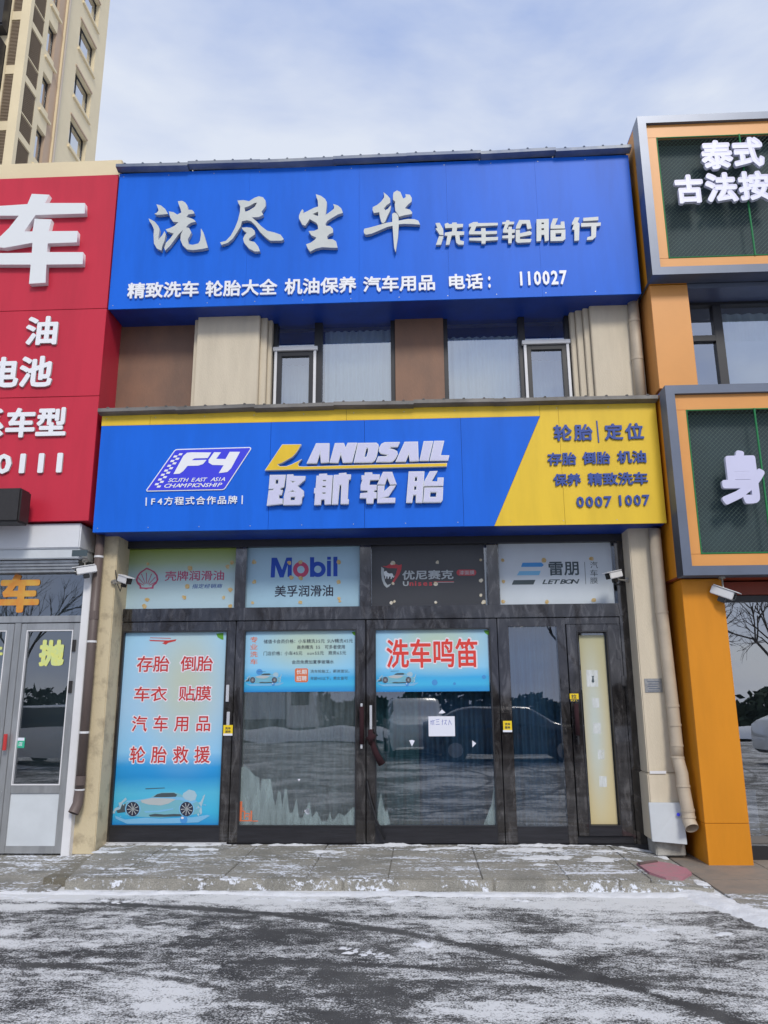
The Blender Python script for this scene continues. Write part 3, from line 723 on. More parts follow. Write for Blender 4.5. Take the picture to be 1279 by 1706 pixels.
# pull handles with maroon cloth sleeves and vertical bars
def px3(a, b, Y): p = at(a, b, Y); return (p.x, Y, p.z)
def vbar(parent, x, z0, z1, Y, m, r):
    return MB().tube([(x, Y, z0), (x, Y, z1)], r, 12).tube([(x, Y, z0+.06), (x, -.05, z0+.06)], r*.7, 8).tube([(x, Y, z1-.06), (x, -.05, z1-.06)], r*.7, 8).build('pull_handle', m, parent, smooth=False)
xh = at(602, 1210, -.12).x
h1 = vbar(P2, xh, at(602, 1247, -.12).z, at(602, 1172, -.12).z, -.12, 'chrome_edge', .014)
MB().tube([(xh, -.12, at(602, 1240, -.12).z), (xh+.003, -.12, at(602, 1210, -.12).z), (xh, -.12, at(602, 1177, -.12).z)], .027, 12).build('cloth_sleeve', 'maroon_cloth', h1, smooth=True)
xh2 = at(617.5, 1200, -.12).x
h2 = vbar(P3, xh2, at(617, 1225, -.12).z, at(617, 1175, -.12).z, -.12, 'chrome_edge', .016)
rb = MB()
for a, b, r in ((617, 1222, .055), (616, 1232, .062), (621, 1241, .05)):
    pass
k0 = at(617, 1216, -.14); k1 = at(618, 1240, -.15); k2 = at(636, 1273, -.10)
rb.tube([k0, (k0+k1)/2+Vector((0, -.02, 0)), k1], .03, 10)
rb.tube([(k0+k1)/2+Vector((-.02, -.01, .02)), (k0+k1)/2+Vector((.03, -.015, -.03))], .055, 10)
rb.tube([k1+Vector((0, 0, .04)), (k1+k2)/2, k2], .03, 8, .045)
tag(rb.build('ribbon', 'maroon_cloth', smooth=True), 'dark maroon cloth knotted round the middle door handle, its end hanging', 'cloth')
st = MB(); st.tube([at(611, 1300, -.10), at(616, 1330, -.12), at(626, 1365, -.14), at(641, 1399, -.15)], .011, 8, .016)
tag(st.build('rubber_strap', 'black_rubber', smooth=True), 'thin black strap slanting down across the foot of the middle door', 'strap')
# wicket handle with cloth
xw = at(961, 1200, -.14).x
hw = vbar(P5, xw, at(966, 1240, -.14).z, at(958, 1168, -.14).z, -.15, 'dark_frame', .012)
MB().tube([(xw, -.15, at(966, 1225, -.14).z), (xw, -.15, at(958, 1172, -.14).z)], .028, 10).build('cloth_sleeve', 'maroon_cloth', hw, smooth=True)
# hinges and lock boxes
for a, b in ((379, 1155), (380, 1200)): 
    p = at(a, b, -.06); MB().box(p.x-.018, p.x+.018, -.075, -.055, p.z-.10, p.z+.10).build('hinge', 'chrome_edge', P1, .004)
for a, b in ((937, 1140), (943, 1210)):
    p = at(a, b, -.06); MB().box(p.x-.022, p.x+.022, -.09, -.055, p.z-.07, p.z+.07).build('lock_case', 'bronze_frame', f4, .008)
for a, b in ((1031, 1090), (1040, 1135)):
    p = at(a, b, -.09); MB().box(p.x-.03, p.x+.03, -.10, -.057, p.z-.06, p.z+.06).build('lock_case', 'bronze_frame', P5, .008)
# curtains behind the doors
pleats('curtain', 'curtain_grey', -1.55, -.05, .34, .1, 2.5, 13, .04, 'grey teal curtain behind the left glass door')
pleats('curtain', 'curtain_teal', .03, .62, .30, .1, 2.5, 5, .04, 'grey teal curtain at the left side of the right glass door')
pleats('curtain', 'curtain_navy', .58, 1.55, .36, .1, 2.5, 8, .05, 'dark navy curtain behind the white notice of the right glass door')
pleats('curtain', 'curtain_navy', 1.62, 2.40, .33, .1, 2.55, 8, .04, 'navy curtain behind the narrow fixed pane')
box('back_wall', 'interior', bd, -3.2, 3.25, 1.4, 1.5, 0, 3.6)
box('shop_floor', 'interior', bd, -3.2, 3.25, .07, 1.4, -.05, 0.0)
# torn film left on the panes
Z3 = zoomer(150, 1120, 2.558); Z4 = zoomer(600, 1120, 2.558); Z6 = zoomer(590, 1140, 6.56)
plate('torn_film', 'torn_film', P2, [Z3((634, 652), (645, 405), (665, 400), (700, 440), (720, 450), (725, 510), (730, 455), (770, 455), (782, 540), (790, 570), (800, 505), (812, 510), (818, 580), (830, 495), (838, 500), (850, 600), (862, 600), (880, 535), (890, 620), (905, 620), (935, 548), (945, 620), (965, 590), (985, 635), (1010, 635), (1022, 595), (1032, 637), (1060, 600), (1085, 612), (1120, 575), (1128, 575), (1128, 652))], -.010, .001)
plate('old_film', 'old_film', P2, [[(396.5, 1153), (592, 1153), (592, 1374), (396.5, 1374)]], -.0075, .001)
plate('torn_film', 'torn_film', P3, [Z6((250, 1545), (255, 1400), (275, 1260), (290, 1180), (303, 1240), (320, 1330), (345, 1400), (360, 1370), (395, 1530), (290, 1548))], -.010, .001)
plate('torn_film', 'torn_film', P3, [Z4((525, 650), (545, 600), (560, 560), (570, 480), (574, 300), (578, 480), (583, 650))], -.010, .001)
for pts in (Z4((333, 175), (348, 158), (363, 172), (350, 176)), Z4((208, 290), (222, 288), (232, 292), (220, 316)), Z4((477, 290), (494, 303), (478, 320))):
    plate('film_scrap', 'paper_white', P3, [pts], -.010, .001)
for pts in (Z3((912, 590), (932, 578), (934, 605), (922, 606)), Z3((884, 455), (896, 455), (890, 465))):
    plate('film_scrap', 'paper_white', P2, [pts], -.010, .001)
# orange paper-cut corner ornament
po = MB()
def pbar(a0, b0, a1, b1, Y=-.0105):
    p = at(*Z3((a0, b0))[0], Y); q = at(*Z3((a1, b1))[0], Y); po.quad((p.x, Y, q.z), (q.x, Y, q.z), (q.x, Y, p.z), (p.x, Y, p.z))
for r in ((640, 550, 645, 635), (646, 630, 690, 635), (646, 590, 660, 594), (656, 594, 660, 625), (661, 600, 680, 604), (676, 605, 680, 629), (664, 612, 674, 616), (684, 590, 689, 629), (650, 575, 652, 589), (692, 632, 715, 636)): pbar(*r)
tag(po.build('corner_ornament', 'ink_orange'), 'orange paper-cut fret ornament in the lower left corner of the left door glass', 'sticker')

# =================================================================== POSTERS
def rect_px(tl, br, Y):
    p = at(*tl, Y); q = at(*br, Y); return p.x, q.x, q.z, p.z
def poster(label, tl, br, Y, m, name='poster'):
    x0, x1, z0, z1 = rect_px(tl, br, Y)
    o = root(name, label, 'poster', ((x0+x1)/2, Y, z0))
    MB().box(x0, x1, Y, Y+.003, z0, z1).build('sheet', m, o)
    return o
PY = .016; TP = PY-.0015
t1 = poster('faded green and grey oil poster with a red scallop shell, first over the doors', (206, 914), (391, 1013), PY, 'print_shell')
t2 = poster('light blue motor oil poster with big blue and red lettering over the left door', (413, 912), (599, 1010), PY, 'poster_mobil')
t3 = poster('black poster with red and silver shield over the right door', (619, 908), (809, 1008), PY, 'poster_black')
t4 = poster('pale grey car film poster with three slanted bars, last over the doors', (829.5, 905.5), (1024, 1005), PY, 'poster_grey')
ZA = zoomer(190, 900, 6.09); ZB = zoomer(400, 900, 6.09); ZC = zoomer(610, 900, 6.09); ZD = zoomer(820, 900, 5.33)
text('lettering', '壳牌润滑油', t1, 274.6, 373, 951.5, 968, TP, 'ink_pink', bold=.012)
text('lettering', '指定经销商', t1, 319.7, 370.6, 973, 980.5, TP, 'ink_navy', bold=.008, shear=.2)
ring = ZA((325, 280), (300, 298), (262, 322), (232, 362), (218, 405), (232, 440), (256, 465), (258, 493), (300, 492), (325, 499), (350, 491), (398, 492), (402, 462), (430, 440), (449, 400), (440, 355), (412, 318), (375, 298), (340, 280))
inner = ZA((325, 296), (303, 312), (272, 334), (246, 368), (236, 405), (246, 430), (272, 455), (276, 478), (325, 481), (382, 477), (386, 453), (416, 430), (430, 402), (424, 362), (400, 330), (370, 310), (340, 298))
plate('shell_emblem', 'ink_pink', t1, [ring, inner], TP, .001)
rays = MB()
for a in (-64, -43, -22, 0, 22, 43, 64):
    c = (328, 470); r = 140 if abs(a) < 30 else (132 if abs(a) < 50 else 115)
    e = (c[0]+r*math.sin(R_(a)), c[1]-r*math.cos(R_(a))); s0 = (c[0]+30*math.sin(R_(a)), c[1]-30*math.cos(R_(a)))
    nx, ny = math.cos(R_(a))*3, math.sin(R_(a))*3
    q = ZA((s0[0]-nx, s0[1]-ny), (s0[0]+nx, s0[1]+ny), (e[0]+nx*1.3, e[1]+ny*1.3), (e[0]-nx*1.3, e[1]-ny*1.3))
    rays.quad(*[(x, TP-.0005, z) for x, z in plan(q, TP)])
rays.build('shell_ribs', 'ink_pink', t1)
plate('shell_fill', 'print_shell_fill', t1, [inner], TP+.0008, .0004) if 'print_shell_fill' in M else None
# second
def circ(Zf, cx, cy, rx, ry, n=28): return Zf(*[(cx+rx*math.cos(2*math.pi*i/n), cy+ry*math.sin(2*math.pi*i/n)) for i in range(n)])
plate('lettering', 'ink_mobil_blue', t2, [ZB((318, 178), (372, 178), (425, 300), (468, 177), (525, 175), (522, 370), (480, 372), (482, 245), (440, 378), (400, 378), (357, 255), (350, 378), (308, 378))], TP, .001)
plate('lettering', 'ink_mobil_red', t2, [circ(ZB, 615, 298, 80, 80), circ(ZB, 615, 298, 38, 38)], TP, .001)
plate('lettering', 'ink_mobil_blue', t2, [circ(ZB, 787, 295, 80, 78), circ(ZB, 787, 295, 37, 37)], TP, .001)
for q in (((708, 172), (750, 172), (750, 372), (708, 372)), ((880, 208), (920, 207), (920, 366), (880, 366)), ((882, 168), (920, 168), (920, 198), (882, 198)), ((945, 168), (986, 167), (986, 366), (945, 366))):
    plate('lettering', 'ink_mobil_blue', t2, [ZB(*q)], TP-.0006, .001)
text('lettering', '美孚润滑油', t2, 457.5, 554.7, 975.5, 994.5, TP, 'ink_black', bold=.014)
# third
plate('shield', 'ink_faded_red', t3, [ZC((165, 262), (205, 262), (240, 240), (265, 215), (292, 240), (330, 255), (362, 243), (355, 300), (335, 350), (300, 400), (270, 450), (255, 440), (285, 380), (305, 330), (315, 285), (270, 283), (215, 283))], TP, .001)
plate('shield', 'ink_silver', t3, [ZC((153, 270), (180, 290), (178, 360), (190, 420), (215, 455), (255, 440), (232, 468), (208, 483), (180, 455), (158, 400), (150, 330))], TP, .001)
plate('lion_mark', 'ink_white', t3, [ZC((180, 345), (178, 325), (190, 312), (205, 312), (215, 330), (235, 338), (262, 335), (272, 350), (276, 372), (283, 355), (284, 372), (274, 380), (262, 372), (258, 392), (246, 392), (248, 370), (232, 368), (228, 390), (216, 390), (216, 370), (205, 365), (200, 390), (190, 390), (192, 368), (183, 358))], TP, .001)
text('lettering', '优尼赛克', t3, 670, 755.3, 950.5, 966, TP, 'ink_silver', bold=.025)
text('lettering', 'U', t3, 671, 680.5, 968.5, 976.3, TP, 'ink_silver', bold=.03)
text('lettering', 'nises', t3, 682, 720, 968, 976.3, TP, 'ink_faded_red', bold=.03)
plate('red_rule', 'ink_faded_red', t3, [ZC((682, 419), (890, 418), (890, 424), (682, 426))], TP, .001)
plate('silver_rule', 'ink_silver', t3, [ZC((722, 425), (890, 424), (890, 428), (722, 430))], TP, .001)
pill = [(915+22, 298), (1095, 298), (1110, 308), (1116, 328), (1110, 348), (1095, 358), (937, 358), (922, 348), (915, 328), (922, 308)]
plate('red_tag', 'ink_faded_red', t3, [ZC(*pill)], TP, .001)
text('lettering', '漆面膜', t3, 765, 790, 950.5, 957.5, TP-.001, 'ink_silver', bold=.01)
# fourth
plate('slanted_bar', 'ink_sky', t4, [ZD((268, 200), (435, 198), (458, 220), (440, 236), (255, 237))], TP, .001)
plate('slanted_bar', 'ink_pale_sky', t4, [ZD((240, 275), (430, 272), (415, 310), (218, 312))], TP, .001)
plate('slanted_bar', 'ink_slate', t4, [ZD((190, 355), (383, 352), (365, 393), (172, 395))], TP, .001)
text('lettering', '雷朋', t4, 913.8, 964, 936, 959, TP, 'ink_slate', bold=.02)
text('lettering', 'LETBON', t4, 903, 965.5, 965.5, 973.3, TP, 'ink_slate', bold=.03, shear=.3)
plate('rule', 'ink_slate', t4, [ZD((817, 193), (821, 193), (832, 390), (828, 390))], TP, .001)
for c, a, b in (('汽', 935.6, 947), ('车', 949, 960.3), ('膜', 962, 972.5)): text('lettering', c, t4, 983, 995.5, a, b, TP, 'ink_slate', bold=.0)
rg = random.Random(3)
def glue(par, Zf, pts, m):
    for (a, b) in pts:
        n = 9; r = rg.uniform(15, 27); lp = []
        for i in range(n):
            rr = r*rg.uniform(.7, 1.15); lp.append((a+rr*math.cos(2*math.pi*i/n), b+rr*math.sin(2*math.pi*i/n)))
        plate('glue_blob', m, par, [Zf(*lp)], TP-.003, .003)
glue(t1, ZA, ((340, 240), (768, 285), (1150, 270), (335, 600), (740, 470), (305, 670), (710, 580), (1110, 580), (1175, 500), (1180, 668), (1195, 225)), 'glue')
glue(t2, ZB, ((140, 222), (140, 422), (125, 635), (498, 228), (612, 222), (520, 380), (612, 385), (610, 632), (1000, 218), (1000, 425), (1010, 620), (1000, 590)), 'glue')
glue(t3, ZC, ((268, 230), (718, 226), (1162, 200), (270, 440), (705, 443), (1165, 410), (255, 635), (285, 622), (706, 630), (1190, 628), (1163, 557)), 'glue_white')
glue(t4, ZD, ((92, 178), (880, 165), (100, 368), (95, 545), (485, 548), (900, 530), (455, 180)), 'glue')

# door posters sit on the outside of the glass
QY = -.014; QT = QY-.0015
d1 = poster('tall pale blue poster with four rows of red characters above a splashing car', (209.5, 1054), (371, 1375), QY, 'print_tall_poster')
for txt, a, b, c, d in (('存胎', 228, 282, 1093, 1119.5), ('倒胎', 300.5, 354.5, 1093, 1118.5), ('车衣', 223.5, 278, 1144, 1168.5), ('贴膜', 297.8, 351.3, 1143, 1167.5), ('汽车用品', 219.6, 350, 1192.5, 1219), ('轮胎救援', 216.5, 349.4, 1243.5, 1271.5)):
    tr = 0 if len(txt) == 2 else .35
    text('letter_glow', txt, d1, a-2, b+2, c-2, d+2, QT+.0008, 'ink_glow', bold=.06, track=tr-.05)
    text('lettering', txt, d1, a, b, c, d, QT, 'ink_red', bold=.014, track=tr)
plate('red_flash', 'ink_red', d1, [[(248, 1066), (262, 1066.5), (280, 1067), (294, 1065), (292, 1068), (280, 1071), (276, 1074), (270, 1072), (274, 1069), (250, 1068)], [(250, 1062), (285, 1063), (284, 1064), (250, 1063)]], QT, .001)
def leaf_corner(par, a, b, r):
    plate('leaf_print', 'ink_leaf', par, [[(a, b), (a-r, b+r*.1), (a-r*.8, b+r*.6), (a-r*.3, b+r*.9), (a, b+r*.95)]], QT, .001)
leaf_corner(d1, 372, 1054.5, 12)
Z5 = zoomer(180, 1270, 6.395)
def carprint(par, T):
    # T maps the tall poster's car drawing onto this poster
    pl = lambda m, *p: plate('car_print', m, par, [T(q) for q in p], QT, .001)
    pl2 = lambda m, dy, *p: plate('car_print', m, par, [T(q) for q in p], QT-dy, .001)
    pl('ink_teal', [(185, 560), (190, 480), (180, 420), (340, 395), (430, 385), (500, 345), (560, 322), (700, 318), (760, 335), (830, 370), (905, 385), (960, 430), (975, 480), (985, 540), (900, 560), (560, 590), (330, 580)])
    pl2('ink_pale_sky', .0008, [(190, 410), (340, 398), (470, 372), (740, 368), (900, 385), (950, 420), (900, 440), (760, 400), (640, 405), (470, 400), (350, 415), (200, 425)])
    pl2('ink_silver', .0012, [(345, 405), (470, 380), (650, 385), (720, 395), (640, 440), (560, 460), (430, 450), (360, 430)])
    pl2('ink_slate', .0012, [(480, 372), (520, 340), (570, 328), (700, 325), (735, 345), (720, 368), (620, 372)])
    pl2('ink_pale_sky', .0016, [(380, 520), (520, 515), (690, 490), (700, 500), (560, 530), (400, 538)])
    pl2('ink_slate', .0016, [(430, 560), (500, 548), (600, 556), (700, 550), (780, 552), (780, 575), (600, 580), (450, 578)])
    pl2('ink_slate', .0012, [(395, 278), (600, 270), (605, 276), (400, 286)])
    pl2('ink_slate', .0014, [(80, 500), (110, 460), (185, 440), (185, 530), (100, 540)])
    for cx in (262, 835):
        pl2('ink_pale_sky', .0018, [(cx+84*math.cos(i*.35), 498+84*math.sin(i*.35)) for i in range(18)], [(cx+72*math.cos(i*.35), 498+80*math.sin(i*.35)) for i in range(18)])
        pl2('ink_black', .0020, [(cx+70*math.cos(i*.35), 498+77*math.sin(i*.35)) for i in range(18)])
        for k in range(9):
            an = k*.698+.3; u = (math.cos(an), math.sin(an)); v = (-u[1]*2.5, u[0]*2.5)
            pl2('ink_silver', .0024, [(cx+v[0], 498+v[1]), (cx+u[0]*62+v[0]*1.6, 498+u[1]*66+v[1]*1.6), (cx+u[0]*62-v[0]*1.6, 498+u[1]*66-v[1]*1.6), (cx-v[0], 498-v[1])])
    pl2('ink_pale_glow', .0018, [(45, 545), (70, 490), (120, 470), (110, 430), (135, 425), (185, 375), (200, 395), (150, 440), (128, 500), (80, 515), (70, 545)])
    pl2('ink_pale_glow', .0018, [(960, 430), (985, 470), (970, 520), (985, 560), (1000, 540), (995, 470), (1035, 340), (1020, 350), (985, 420)])
    pl2('ink_pale_sky', .0010, [(400, 590), (560, 600), (900, 585), (1060, 560), (1085, 570), (960, 640), (700, 650), (200, 655), (80, 600), (75, 570), (180, 610)], )
    rs = random.Random(11)
    for k in range(16):
        side = -1 if k % 2 else 1; cx = (110 if side < 0 else 990)+rs.gauss(0, 38); cy = 470+rs.gauss(0, 50); r = rs.uniform(4, 12)
        pl2('ink_pale_glow' if k % 3 else 'ink_pale_sky', .0017+.00004*k, [(cx+r*rs.uniform(.6, 1.5)*math.cos(i*.9), cy+r*rs.uniform(.6, 1.5)*math.sin(i*.9)) for i in range(7)])
    pl2('ink_pale_glow', .0011, [(800, 330), (860, 290), (920, 305), (945, 350), (930, 400), (880, 415), (820, 395), (790, 360)])
    pl2('ink_sky', .0020, [(805+40*math.cos(i*.35), 612+42*math.sin(i*.35)) for i in range(18)])
    pl2('ink_glow', .0022, [(790+16*math.cos(i*.6), 592+13*math.sin(i*.6)) for i in range(10)])
carprint(d1, lambda q: Z5(*q))
d2 = poster('wide blue price list poster with small black text on the left door', (408, 1051.5), (593.5, 1152), QY, 'print_wide_poster')
for c, a, b in (('专', 1061, 1070.5), ('业', 1073, 1082), ('洗', 1085.3, 1094.7), ('车', 1097.8, 1107)): text('lettering', c, d2, 416.5, 429, a, b, QT, 'ink_orange', bold=.012)
for txt, a, b, c, d, m in (('储值卡会员价格：小车精洗35元 SUV精洗45元', 439, 587.6, 1065.5, 1072.3, 'ink_black'), ('商务精洗 55  可多者使用', 494.6, 574.4, 1075, 1081.8, 'ink_black'), ('门店价格：小车45元  suv55元  商务65元', 438.8, 576.4, 1085.3, 1092.2, 'ink_black'), ('会员免费加夏季玻璃水', 486, 556, 1100, 1106.3, 'ink_black'), ('洗车轮胎工，薪资面议。', 517, 582, 1115.8, 1121.3, 'ink_slate'), ('年龄45以下，男女皆可', 517, 579, 1127.5, 1133.2, 'ink_slate')):
    text('lettering', txt, d2, a, b, c, d, QT, m, bold=.008)
plate('orange_tag', 'ink_orange', d2, [[(493, 1113.5), (511, 1113.5), (513, 1115.5), (513, 1134.6), (511, 1136.6), (493, 1136.6), (491, 1134.6), (491, 1115.5)]], QT+.0004, .001)
text('lettering', '长期', d2, 493.5, 510.5, 1115.5, 1123.5, QT-.001, 'ink_white', bold=.012)
text('lettering', '招聘', d2, 493.5, 510.5, 1126, 1134.5, QT-.001, 'ink_white', bold=.012)
leaf_corner(d2, 594, 1052, 8)
def T2(q, sc=.405, x=404, y=1117): return [(x+(a/6.395)*sc, y+((b-270)/6.395)*sc+1.5) for a, b in q]
carprint(d2, T2)
plate('water_drop', 'ink_sky', d2, [[(432+5.5*math.cos(i*.5), 1119.5+5*math.sin(i*.5)) for i in range(12)]], QT, .001)
d3 = poster('wide blue poster with four large red characters on the right door', (626, 1049), (815.5, 1151.5), QY, 'print_wide_poster')
text('letter_glow', '洗车鸣笛', d3, 641, 798, 1062.5, 1115.5, QT+.0008, 'ink_glow', bold=.05)
text('lettering', '洗车鸣笛', d3, 643.8, 795.5, 1065, 1113, QT, 'ink_red_bright', bold=.02)
leaf_corner(d3, 815, 1049.5, 9)
carprint(d3, lambda q: T2(q, .43, 624, 1116))
for a, b, r in ((724, 1137, 5), (806, 1128, 3.5), (757, 1139, 2.5)):
    plate('water_drop', 'ink_sky', d3, [[(a+r*math.cos(i*.5), b+r*math.sin(i*.5)) for i in range(12)]], QT, .001)
d4 = poster('narrow cream yellow poster bleached by the sun on the wicket door', (964, 1058.5), (1029, 1373), -.018, 'print_cream_poster')
plate('tie_mark', 'ink_slate', d4, [[(985.3, 1126), (989.6, 1126), (988.6, 1129), (990, 1135.5), (987.8, 1138), (985.2, 1135.5), (986.7, 1129)]], -.0195, .001)
for a, b, r in ((986, 1130, 14), (992, 1171, 8), (994, 1213, 9), (1001, 1257, 8), (1004, 1302, 9)):
    plate('faded_character', 'faint_print', d4, [[(a-r*.7, b-r), (a+r*.7, b-r*.95), (a+r*.75, b+r), (a-r*.6, b+r)]], -.0190, .0006)
# notice and small stickers
nx0, nx1, nz0, nz1 = rect_px((713.4, 1193.5), (758, 1226.5), -.012)
no = root('paper_notice', 'small white handwritten paper taped to the right glass door', 'notice', ((nx0+nx1)/2, -.012, nz0))
MB().box(nx0, nx1, -.0125, -.0115, nz0, nz1).build('sheet', 'paper_white', no)
sc = MB(); ZN = zoomer(590, 1140, 6.56)
for a0, b0, a1, b1 in ((838, 395, 838, 440), (832, 410, 850, 405), (852, 390, 852, 445), (858, 400, 880, 395), (866, 398, 870, 445), (890, 390, 930, 382), (895, 412, 925, 408), (890, 440, 935, 436), (965, 385, 962, 445), (955, 405, 975, 400), (985, 395, 1010, 392), (1005, 395, 985, 440), (990, 418, 1012, 445), (1040, 388, 1030, 445), (1044, 400, 1062, 442)):
    p = at(*ZN((a0, b0))[0], -.013); q = at(*ZN((a1, b1))[0], -.013); d = (q-p).normalized(); n_ = Vector((-d.z, 0, d.x))*.0035
    sc.quad(p-n_, q-n_, q+n_, p+n_)
sc.build('handwriting', 'ink_blue', no)
def small_sign(label, tl, br, Y, m, name='sticker', cat='sticker'):
    x0, x1, z0, z1 = rect_px(tl, br, Y); o = root(name, label, cat, ((x0+x1)/2, Y, z0)); MB().box(x0, x1, Y, Y+.002, z0, z1).build('sheet', m, o); return o
for lab, a, b, c, d in (('yellow square sticker on the frame left of the price list door', 372, 387, 1208, 1225.5), ('yellow square sticker on the frame right of the white notice', 837.7, 853, 1201, 1219.7)):
    o = small_sign(lab, (a, b) and (a, c), (b, d), -.078, 'sticker_yellow')
    plate('white_foot', 'paper_white', o, [[(a, d-3.4), (b, d-3.4), (b, d), (a, d)]], -.080, .001)
    text('lettering', '洗车', o, a+3, b-3, c+3.2, c+7.5, -.080, 'ink_black', bold=.02)
    text('lettering', '服务', o, a+3, b-3, c+8.8, c+13, -.080, 'ink_black', bold=.02)
o = small_sign('small yellow and black pull sign on the wicket door above its handle', (948.7, 1155.6), (964, 1165), -.09, 'sticker_yellow', 'pull_sign', 'sign')
text('lettering', '拉', o, 951.5, 960.5, 1157, 1164, -.0915, 'ink_black', bold=.02)
plate('black_strip', 'ink_black', o, [[(949, 1165), (964.3, 1165), (964.6, 1169.5), (949.4, 1169.5)]], -.0905, .001)
text('lettering', 'PULL', o, 951, 962, 1166, 1168.6, -.0915, 'sticker_yellow', bold=.02)
x0, x1, z0, z1 = rect_px((1073, 1130.6), (1104, 1153.5), -.366)
pq = root('metal_plaque', 'small grey metal plaque screwed to the cream pier beside the orange column', 'plaque', ((x0+x1)/2, -.366, z0))
MB().box(x0, x1, -.368, -.361, z0, z1).build('plate', 'plaque_metal', pq, .002)
lm = MB()
for i in range(5):
    zz = z1-.035-i*.026; lm.box(x0+.03+.01*(i % 2), x1-.03-.012*(i % 3), -.3695, -.368, zz-.005, zz+.004)
lm.build('engraved_lines', 'slate_frame', pq)

# =================================================================== SIGN BOARDS
def sign_cap(parent, X0, X1, z, m, ridge=.215, back=.1, drop=.085, rise=.14, x_off=.04):
    # corrugated sheet with raised seams, drip edge in front; sheets overlap slightly
    n = int((X1-X0)/1.1)+1; rnd = random.Random(int(z*10))
    for i in range(n):
        a = X0+(X1-X0)*i/n; b = X0+(X1-X0)*(i+1)/n; dz = rnd.uniform(-.012, .012); dz2 = rnd.uniform(-.012, .012)
        mb = MB(); y0 = SY-.10; y1 = back
        def Z(x, f): return z+dz+(dz2-dz)*(x-a)/(b-a)+f
        mb.quad((a, y0, Z(a, 0)), (b, y0, Z(b, 0)), (b, y1, Z(b, rise)), (a, y1, Z(a, rise)))
        mb.quad((a, y0, Z(a, -.045)), (b, y0, Z(b, -.045)), (b, y0, Z(b, 0)), (a, y0, Z(a, 0)))
        mb.quad((a, y0, Z(a, -.045)), (a, y0+.10, Z(a, -.045-.02)), (b, y0+.10, Z(b, -.045-.02)), (b, y0, Z(b, -.045)))
        k = int((b-a)/ridge)
        for j in range(k):
            x = a+(j+.5)*(b-a)/k
            mb.tube([(x, y0-.002, Z(x, -.004)), (x, y0+.02, Z(x, .004)), (x, y1, Z(x, rise+.004))], .017, 8)
        mb.build('roof_sheet', m, parent)
def sign_box(parent, X0, X1, Z0, Z1, seams, m, msoff, back=.06):
    xs = [X0]+seams+[X1]
    for a, b in zip(xs, xs[1:]):
        box('face_panel', m, parent, a+.0006, b-.0006, SY, SY+.02, Z0, Z1, .0008)
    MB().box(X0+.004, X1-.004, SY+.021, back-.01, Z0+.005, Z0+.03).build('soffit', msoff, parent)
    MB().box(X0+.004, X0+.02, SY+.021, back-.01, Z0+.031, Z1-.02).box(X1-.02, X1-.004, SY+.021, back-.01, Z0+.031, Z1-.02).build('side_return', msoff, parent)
    MB().box(X0+.021, X1-.021, SY+.022, SY+.05, Z0+.031, Z1-.02).build('backing', 'dark_frame', parent)
xs_ = lambda v, y, Y=SY: at(v, y, Y).x
us = root('upper_shop_sign', 'large blue signboard with grey brush-style and square characters over the upstairs windows', 'sign', (0, SY, UZ0))
sign_box(us, UX0, UX1, UZ0, UZ1, [xs_(412, 400), xs_(598, 400), xs_(746, 400), xs_(898, 400)], 'blue_panel', 'navy_soffit')
sign_cap(us, UX0-.02, UX1+.02, UZ1+.075, 'cap_metal_blue')
ls = root('lower_shop_sign', 'blue and yellow signboard with a slanted colour break directly over the shop doors', 'sign', (0, SY, LZ0))
# lower board: blue panels, yellow top strip and yellow right part, cut on the slant
yb = at(169, 710, SY).z       # bottom of the yellow strip
sl_t = at(899, 693, SY); sl_b = at(823, 875.5, SY)
yb = (yb+sl_t.z)/2
seam = [xs_(449, 790), xs_(607, 790), xs_(770, 790)]
xs2 = [LX0]+seam
for a, b in zip(xs2, seam): box('face_panel', 'blue_panel', ls, a+.0015, b-.0015, SY, SY+.02, LZ0, yb-.001, .002)
plate('face_panel', 'blue_panel', ls, [[(seam[-1]+.0015, LZ0), (sl_b.x, LZ0), (sl_t.x, yb-.001), (seam[-1]+.0015, yb-.001)]], SY, .02, px=False)
ys = [LX0, xs_(250, 700), xs_(577, 690), xs_(930, 690)]
ym = sl_t.x+.002
plate('yellow_strip', 'yellow_panel', ls, [[(LX0, yb+.001), (ys[1]-.0015, yb+.001), (ys[1]-.0015, LZ1), (LX0, LZ1)]], SY, .02, px=False)
plate('yellow_strip', 'yellow_panel', ls, [[(ys[1]+.0015, yb+.001), (ys[2]-.0015, yb+.001), (ys[2]-.0015, LZ1), (ys[1]+.0015, LZ1)]], SY, .02, px=False)
plate('yellow_strip', 'yellow_panel', ls, [[(ys[2]+.0015, yb+.001), (ym, yb+.001), (ym, LZ1), (ys[2]+.0015, LZ1)]], SY, .02, px=False)
plate('face_panel', 'yellow_panel', ls, [[(sl_b.x+.003, LZ0), (ys[3]-.0015, LZ0), (ys[3]-.0015, LZ1), (ym+.003, LZ1), (ym+.003, yb)]], SY, .02, px=False)
plate('face_panel', 'yellow_panel', ls, [[(ys[3]+.0015, LZ0), (LX1, LZ0), (LX1, LZ1), (ys[3]+.0015, LZ1)]], SY, .02, px=False)
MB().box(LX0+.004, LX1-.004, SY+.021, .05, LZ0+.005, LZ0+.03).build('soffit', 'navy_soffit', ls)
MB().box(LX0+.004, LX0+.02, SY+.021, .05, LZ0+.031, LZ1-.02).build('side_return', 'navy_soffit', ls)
MB().box(LX1-.02, LX1-.004, SY+.021, .05, LZ0+.031, LZ1-.02).build('side_return', 'yellow_panel', ls)
MB().box(LX0+.021, LX1-.021, SY+.022, SY+.05, LZ0+.031, LZ1-.02).build('backing', 'dark_frame', ls)
sign_cap(ls, LX0-.02, LX1+.01, LZ1+.055, 'cap_metal', ridge=.235)

